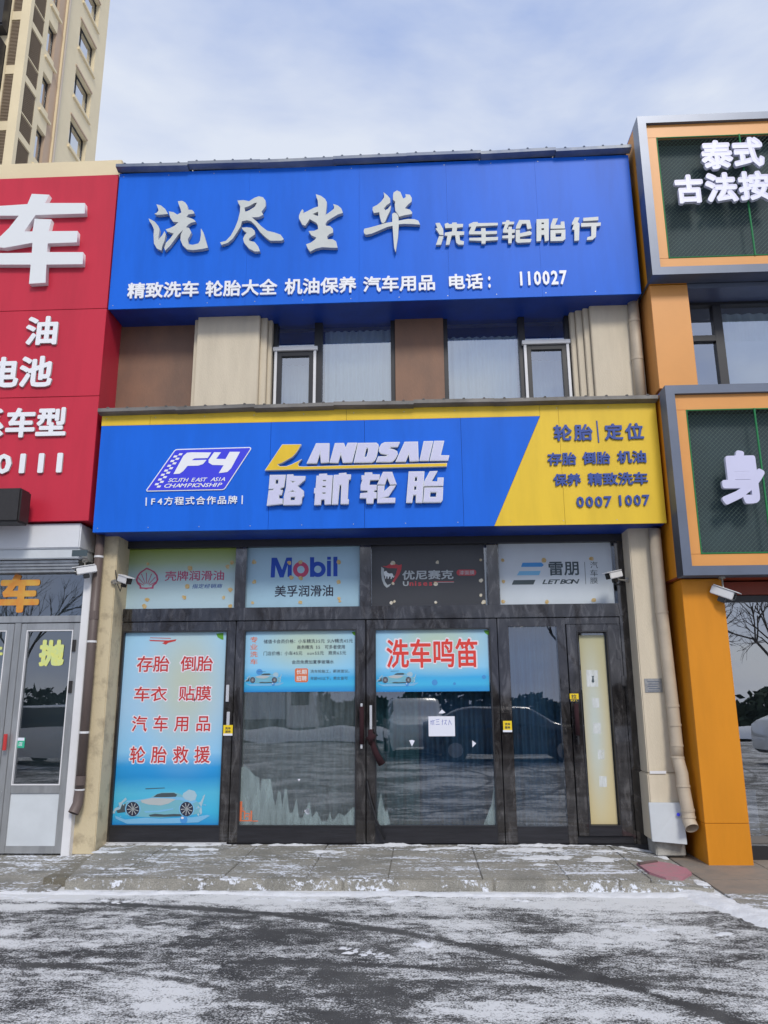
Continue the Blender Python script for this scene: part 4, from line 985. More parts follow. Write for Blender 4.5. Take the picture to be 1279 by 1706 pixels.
def screws(par, X0, X1, zs, step, Y):
    mb = MB(); x = X0+.06
    while x < X1:
        for z in zs: mb.tube([(x, Y-.003, z), (x, Y, z)], .006, 6)
        x += step
    o = mb.build('rivets', 'bracket_metal', par); o['kind'] = 'stuff'
screws(us, UX0, UX1, (UZ0+.05, UZ1-.05), .62, SY)
screws(ls, LX0, LX1, (LZ0+.05, LZ1-.05), .62, SY)
# brush characters (raised 5 cm)
A_ = zoomer(180, 300, 4.263); B_ = zoomer(480, 300, 5.329)
DL = .055; LY = SY-.06
def big(loops, Y=LY, dz=0, depth=DL, m='letter_grey', sd='letter_side', par=us, name='letter'):
    return plate(name, m, par, loops, Y+dz, depth, side=sd)
big([A_((342, 172), (375, 180), (405, 205), (425, 240), (395, 243), (355, 247), (328, 240), (345, 232), (358, 215), (352, 195)),
     A_((288, 272), (330, 295), (355, 325), (365, 350), (358, 400), (355, 425), (385, 390), (400, 362), (408, 385), (400, 430), (385, 465), (378, 500), (345, 485), (325, 450), (322, 390), (325, 350), (310, 315), (292, 290)),
     A_((495, 150), (525, 147), (548, 160), (562, 180), (566, 210), (595, 212), (608, 225), (612, 237), (570, 243), (555, 262), (585, 270), (608, 280), (622, 295), (590, 302), (570, 315), (552, 335), (575, 340), (590, 370), (580, 395), (565, 420), (570, 455), (600, 460), (640, 450), (652, 430), (658, 390), (658, 342), (675, 370), (690, 420), (708, 480), (660, 490), (600, 497), (560, 492), (530, 465), (513, 425), (515, 390), (530, 355), (500, 385), (470, 425), (440, 465), (405, 500), (398, 480), (410, 445), (440, 415), (465, 380), (420, 365), (408, 350), (440, 340), (470, 325), (500, 300), (460, 295), (440, 265), (430, 222), (465, 228), (490, 245), (520, 230), (512, 200), (500, 170))])
big([A_((918, 145), (960, 142), (1000, 150), (1040, 125), (1070, 115), (1100, 122), (1117, 145), (1118, 185), (1100, 210), (1088, 225), (1102, 245), (1070, 262), (1020, 265), (1050, 290), (1090, 330), (1130, 360), (1180, 372), (1225, 388), (1247, 420), (1230, 430), (1150, 430), (1120, 408), (1080, 370), (1045, 320), (1015, 292), (985, 285), (950, 292), (940, 330), (915, 370), (885, 415), (850, 445), (805, 460), (795, 442), (835, 432), (870, 395), (900, 340), (920, 290), (935, 230), (938, 185), (925, 165)),
     A_((968, 195), (1000, 185), (1040, 162), (1058, 160), (1040, 190), (1000, 215), (972, 225)),
     A_((948, 338), (985, 335), (1020, 340), (1040, 360), (1042, 385), (1020, 400), (1000, 415), (1000, 430), (1040, 440), (1065, 470), (1078, 505), (1040, 507), (1000, 485), (965, 445), (958, 415), (970, 390), (985, 375), (965, 360), (955, 350))])
big([B_((245, 125), (290, 140), (325, 165), (342, 195), (340, 240), (330, 310), (345, 300), (380, 275), (405, 255), (408, 235), (398, 212), (440, 225), (470, 250), (485, 290), (440, 305), (380, 340), (345, 365), (330, 390), (335, 405), (370, 408), (395, 430), (398, 465), (365, 480), (345, 500), (350, 525), (395, 525), (425, 545), (438, 600), (380, 600), (300, 595), (240, 610), (195, 635), (175, 610), (158, 570), (200, 555), (235, 530), (250, 510), (205, 490), (180, 452), (230, 450), (265, 435), (262, 400), (250, 380), (190, 345), (175, 370), (150, 405), (125, 395), (95, 340), (95, 315), (110, 280), (125, 258), (135, 270), (130, 295), (180, 270), (230, 245), (265, 235), (262, 180), (250, 150)),
     B_((218, 300), (240, 290), (265, 280), (265, 318), (240, 312))])
big([B_((845, 108), (880, 135), (905, 165), (905, 200), (870, 225), (850, 250), (860, 268), (885, 255), (900, 235), (912, 225), (905, 270), (880, 320), (860, 370), (840, 385), (825, 370), (812, 320), (808, 285), (760, 292), (748, 265), (750, 240), (790, 220), (825, 190), (850, 155), (852, 130)),
     B_((935, 110), (965, 92), (995, 105), (1010, 140), (1020, 165), (1045, 150), (1040, 125), (1080, 130), (1097, 160), (1095, 190), (1060, 220), (1035, 250), (1080, 262), (1100, 285), (1098, 300), (1030, 312), (985, 325), (975, 305), (950, 270), (945, 220), (950, 190), (930, 175), (930, 135)),
     B_((670, 450), (675, 432), (720, 422), (800, 400), (870, 380), (923, 371), (922, 300), (940, 288), (965, 298), (978, 320), (980, 360), (1060, 345), (1120, 347), (1155, 360), (1170, 395), (1100, 390), (1020, 388), (981, 392), (975, 500), (962, 580), (955, 640), (940, 600), (932, 500), (926, 405), (880, 415), (800, 450), (740, 475), (690, 485), (672, 470))])
# square characters
K_ = zoomer(710, 350, 4.263)
q1 = [K_((65, 92), (95, 90), (120, 135), (122, 178), (95, 175), (80, 150), (65, 130), (80, 128)), K_((90, 185), (122, 185), (105, 245), (68, 247)),
      K_((130, 98), (150, 90), (165, 100), (182, 98), (185, 88), (215, 88), (218, 98), (262, 98), (260, 120), (218, 125), (216, 150), (270, 152), (268, 175), (235, 178), (240, 215), (268, 222), (265, 245), (230, 245), (212, 230), (205, 178), (180, 180), (165, 245), (138, 247), (150, 182), (130, 180), (132, 160), (182, 152), (185, 125), (135, 128))]
q2 = [K_((302, 100), (335, 85), (365, 84), (366, 92), (508, 90), (508, 108), (355, 115), (340, 150), (388, 150), (390, 128), (420, 128), (422, 150), (502, 148), (502, 168), (422, 172), (422, 192), (510, 190), (508, 213), (422, 218), (420, 238), (392, 238), (392, 218), (305, 215), (305, 197), (392, 195), (392, 172), (305, 172), (303, 155), (320, 118), (303, 118))]
q3 = [K_((540, 85), (565, 83), (568, 72), (590, 72), (592, 82), (625, 82), (622, 100), (585, 103), (572, 135), (582, 137), (584, 118), (608, 118), (608, 137), (630, 137), (628, 160), (608, 162), (608, 178), (628, 178), (625, 198), (608, 200), (606, 235), (582, 235), (582, 200), (540, 200), (540, 182), (582, 178), (582, 160), (545, 160), (545, 140), (560, 100), (540, 100)),
      K_((660, 70), (735, 70), (748, 130), (718, 135), (710, 95), (680, 97), (665, 130), (635, 132), (640, 110)), K_((635, 140), (665, 140), (665, 165), (735, 148), (750, 160), (745, 175), (665, 190), (665, 205), (748, 205), (740, 228), (650, 232), (635, 220))]
q4 = [K_((783, 65), (870, 62), (870, 215), (842, 222), (838, 175), (818, 175), (815, 218), (783, 222)), K_((818, 88), (836, 88), (836, 100), (818, 100)), K_((818, 128), (836, 128), (836, 142), (818, 142)),
      K_((900, 60), (935, 58), (915, 105), (955, 105), (955, 82), (980, 80), (985, 130), (882, 132), (885, 100)), K_((882, 142), (988, 138), (988, 205), (970, 218), (882, 220)), K_((918, 165), (960, 163), (958, 188), (918, 190))]
q5 = [K_((1055, 52), (1088, 52), (1075, 85), (1088, 95), (1085, 215), (1052, 218), (1052, 140), (1035, 138), (1048, 100), (1035, 105), (1035, 90)), K_((1115, 55), (1222, 47), (1222, 72), (1115, 78)), K_((1100, 92), (1240, 88), (1238, 110), (1208, 115), (1205, 190), (1180, 210), (1140, 212), (1145, 192), (1172, 185), (1172, 115), (1100, 118))]
for q in (q1, q2, q3, q4, q5): big(q, Y=SY-.045, depth=.04)
TY = SY-.014
for txt, a, b, c, d in (('精致洗车', 212.5, 331, 472, 498), ('轮胎大全', 342.6, 461.7, 468.5, 495), ('机油保养', 474, 593.4, 464.8, 491.3), ('汽车用品', 604.8, 724.5, 461.3, 487.5), ('电话', 747.7, 804.6, 457.5, 483)):
    text('letter', txt, us, a, b, c, d, TY, 'letter_white', depth=.022, bold=.024)
text('letter', ':', us, 813, 817, 461, 480, TY, 'letter_white', depth=.022, bold=.03)
text('letter', '110027', us, 866, 944, 453, 476.5, TY, 'letter_white', depth=.022, bold=.03)

# lower sign lettering
C_ = zoomer(430, 720, 7.524); D_ = zoomer(590, 720, 7.524)
def rim(loops, front='letter_lilac', par=ls, name='letter', depth=.05, ins=.009):
    o = plate(name, 'chrome_edge', par, loops, SY-.055, depth, side='letter_side')
    # inset acrylic face, 3 mm proud of the metal rim
    cu = plate('face', front, o, loops, SY-.058, .004, offset=-ins)
    return o
Lp = C_((80, 480), (300, 152), (540, 150), (520, 190), (480, 255), (430, 310), (360, 350), (300, 385), (245, 405), (270, 425), (350, 425), (420, 400), (490, 365), (550, 335), (520, 370), (500, 400), (510, 425), (560, 430), (1200, 412))+D_((1165, 385), (1160, 430))
rim([Lp], 'yellow_panel', ins=.005)
rim([C_((605, 393), (725, 138), (893, 137), (888, 378), (785, 388), (775, 270), (735, 392))])
rim([C_((893, 384), (960, 136), (1075, 134), (1095, 190), (1120, 132), (1243, 131), (1178, 380), (1060, 385), (1035, 280), (1002, 387))])
rim([D_((46, 134), (280, 131), (305, 155), (305, 190), (280, 310), (255, 360), (220, 380), (-9, 383)), D_((150, 215), (160, 200), (172, 205), (170, 240), (155, 300), (140, 312), (128, 305))])
rim([D_((270, 376), (300, 302), (400, 300), (415, 288), (330, 270), (308, 240), (312, 190), (340, 145), (380, 125), (572, 122), (545, 188), (460, 190), (445, 203), (500, 215), (540, 240), (545, 275), (520, 330), (480, 370), (440, 376))])
rim([D_((515, 373), (630, 120), (799, 117), (808, 363), (695, 368), (682, 280), (645, 371))])
rim([D_((816, 360), (870, 112), (990, 110), (933, 359))])
rim([D_((943, 359), (1001, 108), (1128, 107), (1085, 288), (1192, 290), (1175, 357))])
rim([C_((145, 535), (345, 533), (325, 690), (278, 708), (278, 722), (308, 724), (295, 790), (262, 792), (262, 830), (305, 832), (308, 900), (105, 922), (130, 728), (187, 724), (187, 714), (130, 714)), C_((222, 597), (252, 597), (248, 645), (216, 645))])
rim([C_((360, 530), (440, 528), (440, 548), (592, 550), (585, 600), (495, 675), (570, 735), (572, 800), (550, 820), (545, 890), (520, 912), (312, 915), (320, 800), (345, 700), (350, 640)), C_((415, 615), (455, 618), (432, 632)), C_((400, 745), (430, 730), (455, 745)), C_((408, 815), (460, 812), (455, 850), (405, 850))], ins=.007)
rim([C_((765, 522), (862, 518), (862, 540), (933, 540), (913, 905), (832, 910), (830, 845), (790, 848), (785, 912), (702, 915), (712, 768), (697, 765), (702, 700), (718, 700), (730, 545), (760, 545)), C_((812, 602), (850, 602), (848, 614), (811, 614)), C_((806, 675), (846, 675), (844, 690), (805, 690)), C_((806, 758), (843, 758), (842, 770), (805, 770))], ins=.006)
rim([C_((947, 535), (1010, 533), (1010, 515), (1105, 507), (1105, 528), (1162, 530), (1158, 590), (1135, 600), (1120, 835), (1135, 840), (1132, 902), (1032, 903), (1040, 665), (1022, 665), (1000, 905), (922, 908), (940, 600))])
rim([D_((90, 540), (128, 540), (130, 505), (225, 503), (228, 528), (320, 530), (312, 600), (200, 603), (188, 660), (282, 660), (280, 728), (250, 733), (250, 750), (280, 752), (280, 830), (245, 832), (238, 895), (152, 895), (150, 830), (68, 828), (75, 765), (165, 755), (165, 735), (78, 730), (80, 660), (100, 600), (90, 595))], ins=.007)
rim([D_((360, 497), (475, 497), (532, 655), (450, 660), (412, 575), (385, 660), (285, 656)), D_((292, 668), (380, 668), (372, 740), (450, 670), (520, 668), (430, 805), (365, 822), (515, 822), (512, 885), (287, 890))], ins=.007)
rim([D_((682, 492), (880, 490), (855, 885), (770, 885), (772, 790), (740, 790), (725, 885), (650, 885)), D_((762, 565), (787, 565), (785, 612), (758, 612)), D_((752, 680), (778, 680), (775, 720), (750, 722))])
rim([D_((945, 490), (1045, 485), (970, 615), (1040, 618), (1045, 568), (1122, 568), (1115, 675), (870, 680), (875, 620)), D_((878, 692), (1115, 690), (1108, 850), (1085, 880), (862, 882)), D_((955, 755), (1030, 755), (1022, 810), (950, 810))])
# F4 badge
E_ = zoomer(230, 730, 6.395)
bo = E_((84, 552), (92, 568), (895, 552), (918, 545), (933, 528), (1202, 118), (1203, 104), (1190, 94), (420, 116), (398, 120), (383, 132))
bdg = plate('badge', 'letter_white', ls, [bo], SY-.012, .011)
bdg['label'] = 'violet blue slanted racing badge with checker strip on the blue part of the board'
plate('badge_face', 'badge_blue', bdg, [bo], SY-.0145, .003, offset=-.012)
bt = SY-.018
plate('badge_letter', 'letter_white', bdg, [E_((375, 382), (480, 190), (520, 155), (570, 150), (778, 152), (740, 212), (600, 215), (570, 235), (728, 230), (690, 275), (640, 292), (525, 295), (480, 350), (440, 378))], bt, .003)
plate('badge_letter', 'letter_white', bdg, [E_((808, 150), (882, 150), (830, 220), (930, 222), (975, 145), (1085, 145), (990, 320), (950, 360), (858, 372), (910, 288), (790, 285), (750, 260), (750, 230))], bt, .003)
for cx, cy in ((450, 172), (395, 195), (417, 220), (364, 243), (386, 268), (330, 294), (350, 320), (297, 345), (320, 368), (262, 390), (285, 415), (232, 440), (252, 465), (198, 490), (220, 515)):
    plate('checker', 'letter_white', bdg, [E_((cx-25, cy+11), (cx-11, cy-11), (cx+25, cy-11), (cx+11, cy+11))], bt, .002)
text('lettering', 'SOUTH EAST ASIA', bdg, 279.7, 374.6, 796.8, 803.3, bt, 'letter_white', bold=.014, shear=.35)
text('lettering', 'CHAMPIONSHIP', bdg, 273.5, 370, 806, 812.7, bt, 'letter_white', bold=.014, shear=.35)
text('letter', 'F4方程式合作品牌', ls, 252, 395, 828.5, 842, SY-.010, 'letter_white', depth=.012, bold=.012, track=.1)
for a, b, c in ((242.5, 829, 842.6), (402.5, 825.4, 839.8)):
    plate('bar', 'letter_white', ls, [[(a, b), (a+1.8, b), (a+1.4, c), (a-.4, c)]], SY-.010, .009)
for txt, a, b, c, d, tr in (('轮胎', 922, 987, 708, 735, .1), ('定位', 1006.7, 1072, 706, 733.3, .1), ('存胎', 911.7, 960, 754.5, 775.5, 0), ('倒胎', 970, 1016.5, 753, 774, 0), ('机油', 1027.8, 1076, 751.3, 772, 0), ('保养', 921.5, 967.6, 789.5, 810, 0), ('精致洗车', 979, 1079, 788, 809, 0), ('0007', 960, 1019, 827.5, 845.5, 0), ('1007', 1031, 1082, 825, 843, 0)):
    text('letter', txt, ls, a, b, c, d, SY-.012, 'letter_navy', depth=.018, bold=.028, track=tr)
plate('bar', 'letter_navy', ls, [[(993, 700.6), (995, 700.6), (998.4, 737), (996.4, 737)]], SY-.010, .009)

# =================================================================== LEFT SHOP
lb = root('left_shop_building', 'cream walled neighbouring shop on the left with roller shutter housing', 'building', (-6.4, 3, -.05))
MB().box(-9.5, -3.47, .1, 8, -.05, 8.4).build('wall', 'cream_wall', lb)
c0 = at(0, 281, -.55); c1 = at(0, 299, -.62)
box('parapet_coping', 'tower_wall', lb, -9.5, UX0-.005, -.60, .12, 8.575, 8.86, .01)
box('wall', 'brown_stone', lb, -9.5, -3.47, -.2, .1, 3.9, 8.5)
rs = root('red_shop_sign', 'tall red signboard with white characters at the left edge', 'sign', (-4.4, SY, 3.75))
RZ = [3.745, 5.36, 6.57, 8.57]
rx = [-3.325, -3.322, -3.318]
for i in range(3):
    for (a, b) in ((-6.9, -5.02), (-5.018, rx[0])):
        box('face_panel', 'red_panel', rs, a, b, SY-.02, SY+.01, RZ[i]+.003, RZ[i+1]-.003, .003)
MB().box(-6.9, rx[0]-.006, SY+.011, .0, RZ[0]+.01, RZ[0]+.03).box(rx[0]-.02, rx[0]-.006, SY+.011, .0, RZ[0]+.031, RZ[3]-.02).build('side_return', 'red_panel', rs)
box('backing', 'dark_frame', rs, -6.9, rx[0]-.03, SY+.012, SY+.04, RZ[0]+.04, RZ[3]-.03)
def led_mat():
    m = bpy.data.materials.new('led_face'); m.use_nodes = True; t = m.node_tree; b = t.nodes['Principled BSDF']; b.inputs['Roughness'].default_value = .4
    ge = t.nodes.new('ShaderNodeNewGeometry'); vo = t.nodes.new('ShaderNodeTexVoronoi'); vo.inputs['Scale'].default_value = 34; vo.inputs['Randomness'].default_value = 0
    t.links.new(ge.outputs['Position'], vo.inputs['Vector']); r = t.nodes.new('ShaderNodeValToRGB'); t.links.new(vo.outputs['Distance'], r.inputs[0])
    r.color_ramp.elements[0].position = .30; r.color_ramp.elements[0].color = (.45, .62, .66, 1); r.color_ramp.elements[1].position = .36; r.color_ramp.elements[1].color = (.74, .76, .78, 1)
    t.links.new(r.outputs[0], b.inputs['Base Color']); M['led_face'] = m
led_mat()
G_ = zoomer(0, 280, 2.75)
plate('letter', 'led_face', rs, [G_((145, 118), (225, 122), (205, 160), (388, 160), (388, 208), (162, 215), (110, 290), (148, 290), (158, 232), (235, 235), (222, 289), (355, 288), (352, 340), (218, 345), (214, 385), (380, 385), (378, 440), (212, 442), (208, 525), (132, 530), (140, 442), (-25, 442), (-25, 390), (145, 388), (148, 342), (20, 365), (-15, 362), (-5, 318), (40, 275), (85, 218), (-25, 218), (-25, 175), (125, 165))], SY-.10, .078, side='letter_white')
for txt, a, b, c, d in (('油', 43.6, 96.4, 528.5, 576), ('电池', -18, 88, 596, 647), ('系车型', -40, 111, 682, 731), ('0111', -8, 104, 757, 790)):
    text('letter', txt, rs, a, b, c, d, SY-.035, 'letter_white', depth=.03, bold=.034, side='letter_side')
# floodlight box
fl = root('floodlight', 'black box floodlight mounted low on the red signboard', 'floodlight', (-4.6, SY-.25, at(20, 878, -.95).z))
p = at(43, 816, -.95); q = at(36, 872, -.95)
MB().box(-4.9, p.x, -1.05, -.80, q.z, p.z).build('housing', 'floodlight_black', fl, .02)
MB().box(-4.5, -4.46, -.80, -.67, q.z+.1, q.z+.14).box(-4.86, -4.82, -.80, -.67, q.z+.1, q.z+.14).build('bracket', 'bracket_metal', fl)
# roller shutter box
sb = root('shutter_box', 'white roller shutter housing under the red sign', 'shutter box', (-5, -.5, 3.2))
MB().box(-8, -3.43, -.62, -.18, 3.42, 3.73).build('housing', 'shutter_white', sb, .015)
p = at(119, 911, -.63)
MB().box(-8, -3.43, -.60, -.2, 3.30, 3.418).build('lower_lip', 'white_panel', sb, .01)
for i in range(4): MB().box(-8, -3.46, -.55+.02*i, -.25, 3.292-.035*(i+1), 3.29-.035*i).build('shutter_slat', 'alu_frame', sb, .004)
MB().box(p.x, p.x+.19, -.606, -.602, 3.325, 3.40).build('rating_label', 'ink_slate', sb)
# left door
LY_ = -.40
ld = root('aluminium_shop_door', 'grey aluminium glazed double door with yellow character at the left edge', 'door', (-4.2, LY_, -.05))
gx = lambda a, b, Y=LY_: at(a, b, Y).x
pl, pr = -3.42, -3.30
box('post', 'white_frame', ld, -3.405, -3.31, LY_-.07, LY_+.05, -.06, 3.2, .006)
box('post', 'alu_frame', ld, -4.225, -4.145, LY_-.03, LY_+.05, -.05, 2.55, .005)
box('transom', 'alu_frame', ld, -6.2, -3.41, LY_-.04, LY_+.05, 2.55, 2.63, .005)
MB().quad((-6.2, LY_, 2.63), (-3.41, LY_, 2.63), (-3.41, LY_, 3.25), (-6.2, LY_, 3.25)).build('pane', 'glass', ld)
def alu_leaf(x0, x1, hpx):
    a, b = x0+.07, x1-.085
    f = MB().box(x0, a, LY_-.03, LY_+.03, -.04, 2.54).box(b, x1, LY_-.03, LY_+.03, -.04, 2.54).box(a, b, LY_-.03, LY_+.03, 2.46, 2.54).box(a, b, LY_-.03, LY_+.03, .60, .69).box(a, b, LY_-.03, LY_+.03, -.04, .04).build('door_leaf', 'alu_frame', ld, .004)
    MB().quad((a, LY_, .69), (b, LY_, .69), (b, LY_, 2.46), (a, LY_, 2.46)).build('pane', 'glass', f)
    MB().box(a, b, LY_-.015, LY_+.015, .04, .60).build('lower_panel', 'white_panel', f)
    MB().box(a, a+.012, LY_-.036, LY_-.002, .69, 2.46).box(b-.012, b, LY_-.036, LY_-.002, .69, 2.46).box(a+.012, b-.012, LY_-.036, LY_-.002, .69, .702).box(a+.012, b-.012, LY_-.036, LY_-.002, 2.448, 2.46).build('glazing_bead', 'white_frame', f)
    return f
lf1 = alu_leaf(-4.14, -3.415, 0)
lf2 = alu_leaf(-4.97, -4.23, 0)
for zz in (2.2, 1.72): MB().box(-3.49, -3.455, LY_-.05, LY_-.03, zz, zz+.14).build('hinge', 'floodlight_black', lf1)
hz = at(20, 1235, LY_)
MB().tube([(-4.17, LY_-.08, 1.08), (-4.17, LY_-.08, 1.26)], .022, 10).build('pull_handle', 'ink_red', lf1)
MB().box(-6.2, -3.3, .0, .05, -.05, 3.3).build('curtain_wall', 'interior', lb)
ch = root('window_character', 'orange red character stuck on the glass above the left shop door', 'sticker', (-4.35, LY_-.006, 2.7))
text('letter', '车', ch, -2, 66, 957, 1021, LY_-.008, 'orange_print', depth=.003, bold=.045)
ch = root('door_character', 'pale yellow cut-out character on the left shop door glass', 'sticker', (-3.8, LY_-.006, 2.1))
text('letter', '抛', ch, 65, 107, 1066, 1110, LY_-.008, 'yellow_print', depth=.003, bold=.05)
o = small_sign('small green and white sticker on the left shop door glass', (26.5, 1229), (40, 1246), LY_-.006, 'sticker_green')
plate('white_band', 'paper_white', o, [[(27, 1229), (40.3, 1229), (40.2, 1234), (26.9, 1234)]], LY_-.0075, .001)
text('lettering', '店', o, 30.5, 37, 1236, 1243, LY_-.0075, 'paper_white', bold=.01)
text('letter', '干', root('door_character', 'yellow cut-out character at the left edge of the left shop door glass', 'sticker', (-4.5, LY_-.006, 2)), -32, 4, 1078, 1104, LY_-.008, 'yellow_print', depth=.003, bold=.05)
# brown downpipe
dp = root('brown_downpipe', 'brown downpipe with white bands beside the left shop door', 'drainpipe', (-3.24, -.47, .4))
MB().tube([(-3.245, -.47, .62), (-3.245, -.47, 3.72)], .052, 16).build('pipe', 'pipe_brown', dp, smooth=True)
MB().tube([(-3.245, -.47, .64), (-3.25, -.475, .50), (-3.275, -.52, .40)], .056, 16, .06, cap=False).build('elbow', 'pipe_brown', dp, smooth=True)
for a in (928, 1069, 1220, 1316): 
    zz = at(150, a, -.47).z; MB().tube([(-3.245, -.47, zz-.012), (-3.245, -.47, zz+.012)], .0555, 16).build('band', 'white_frame', dp)
for a in (1025, 1300):
    zz = at(150, a, -.47).z; MB().tube([(-3.245, -.47, zz-.05), (-3.245, -.47, zz+.05)], .057, 16).build('coupling', 'pipe_brown', dp)
# cream downpipe on the right, in two runs
def pipe_x(px, py, Y): return at(px, py, Y).x
up = root('upper_downpipe', 'cream downpipe in the upstairs corner beside the orange column', 'drainpipe', (3.44, -.42, 5.1))
def PX(px, py, Y): v = at(px, py, Y); return v
u0, u1 = PX(1056, 530, -.40), PX(1066.5, 661, -.40)
dd = (u1-u0)/(u1.z-u0.z)
def upt(z): return u0+dd*(z-u0.z)
MB().tube([upt(5.0), upt(6.7)], .068, 18).build('pipe', 'pipe_cream', up, smooth=True)
zz = at(1060, 598, -.4).z; MB().tube([upt(zz-.02), upt(zz+.02)], .073, 18).build('coupling', 'pipe_cream', up)
zz = at(1052, 535, -.4).z; MB().tube([upt(zz-.02), upt(zz+.02)], .073, 18).build('coupling', 'pipe_cream', up)
lo_ = root('lower_downpipe', 'cream downpipe with an open elbow end between cream pier and orange column', 'drainpipe', (3.46, -.46, .3))
LPp = [PX(1090, 882, -.45), PX(1102.5, 1020, -.45), PX(1120.5, 1176, -.46), PX(1127, 1240, -.47), PX(1128.5, 1262, -.48), PX(1136, 1289, -.53), PX(1138, 1310, -.55), PX(1146, 1352, -.55), PX(1148, 1368, -.57), PX(1153, 1380, -.63)]
MB().tube(LPp[:5], .068, 18).build('pipe', 'pipe_cream', lo_, smooth=True)
MB().tube(LPp[4:], .066, 18, .07, cap=False).build('elbow', 'pipe_cream', lo_, smooth=True)
def along(py):
    for p, q, a, b in zip(LPp, LPp[1:], PYS, PYS[1:]):
        if a <= py <= b: return p+(q-p)*((py-a)/(b-a)), (q-p).normalized()
PYS = [882, 1020, 1176, 1240, 1262, 1289, 1310, 1352, 1368, 1380]
for py in (1020, 1176, 1208, 1242, 1262, 1310, 1350, 1362):
    c, d = along(py); MB().tube([c-d*.012, c+d*.012], .074, 18).build('coupling', 'pipe_cream', lo_)

# =================================================================== ORANGE SHOP
ob = root('orange_shop_building', 'orange clad neighbouring shop on the right with slate framed sign boxes', 'building', (6, 3, 0))
OX0 = 3.44
MB().box(3.66, 12, .0, 8, -.1, 8.8).build('wall', 'interior', ob)
# column: lower, middle, upper, with panel joints, and side cladding going back
CY = -.73
def col_piece(x0, x1, z0, z1, m='orange_panel', yb=-.28):
    MB().box(x0, x1, CY, yb, z0+.0015, z1-.0015).build('column_panel', m, ob, .003)
col_piece(3.63, 4.09, -.10, .33); col_piece(3.63, 4.09, .33, 2.93); col_piece(3.62, 4.08, 2.94, 5.24); col_piece(3.60, 4.06, 5.25, 6.63, 'orange_panel_sky_sheen'); col_piece(3.60, 4.06, 6.64, 8.9)
MB().box(3.64, 3.66, -.275, 0, -.1, 8.8).build('side_cladding', 'orange_panel', ob)
box('beam', 'rust_beam', ob, 4.10, 9, -.50, -.3, 2.775, 2.925, .006)
box('window_head', 'dark_frame', ob, 4.10, 9, -.45, -.3, 2.70, 2.773, .004)
box('window_sill', 'dark_frame', ob, 4.10, 9, -.45, -.3, -.1, .06, .004)
box('window_jamb', 'dark_frame', ob, 4.095, 4.14, -.44, -.32, .06, 2.70, .004)
glass_mat('glass_dark', (.55, .6, .62), .36, wav=.05)
MB().quad((4.14, -.40, .06), (9, -.40, .06), (9, -.40, 2.70), (4.14, -.40, 2.70)).build('shop_window', 'glass_dark', ob)
MB().box(4.16, 4.33, -.39, -.388, .18, .62).build('window_notice', 'paper_white', ob)
box('recess_soffit', 'slate_frame', ob, 4.065, 9, -.72, -.32, 6.58, 6.64)
wy = -.30
ow = MB().box(4.065, 4.20, wy-.05, wy+.05, 4.9, 6.54).box(4.49, 4.60, wy-.05, wy+.05, 4.9, 6.54).box(4.20, 4.49, wy-.05, wy+.05, 6.04, 6.12).box(4.065, 9, wy-.06, wy+.04, 6.54, 6.575).build('window_frame', 'dark_frame', ob, .003)
MB().quad((4.20, wy, 4.9), (4.49, wy, 4.9), (4.49, wy, 6.04), (4.20, wy, 6.04)).build('pane', 'glass_upper', ow)
MB().quad((4.20, wy, 6.12), (4.49, wy, 6.12), (4.49, wy, 6.54), (4.20, wy, 6.54)).build('pane', 'glass_upper', ow)
MB().quad((4.60, wy, 4.9), (9, wy, 4.9), (9, wy, 6.54), (4.60, wy, 6.54)).build('pane', 'glass_upper', ow)
MB().box(4.60, 8, wy+.05, wy+.06, 4.9, 6.07).build('white_board', 'white_panel', ow)
pleats('curtain', 'curtain_white', 4.61, 6.4, -.16, 5.4, 6.5, 12, .03, 'grey curtain at the upstairs window between the two orange sign boxes')

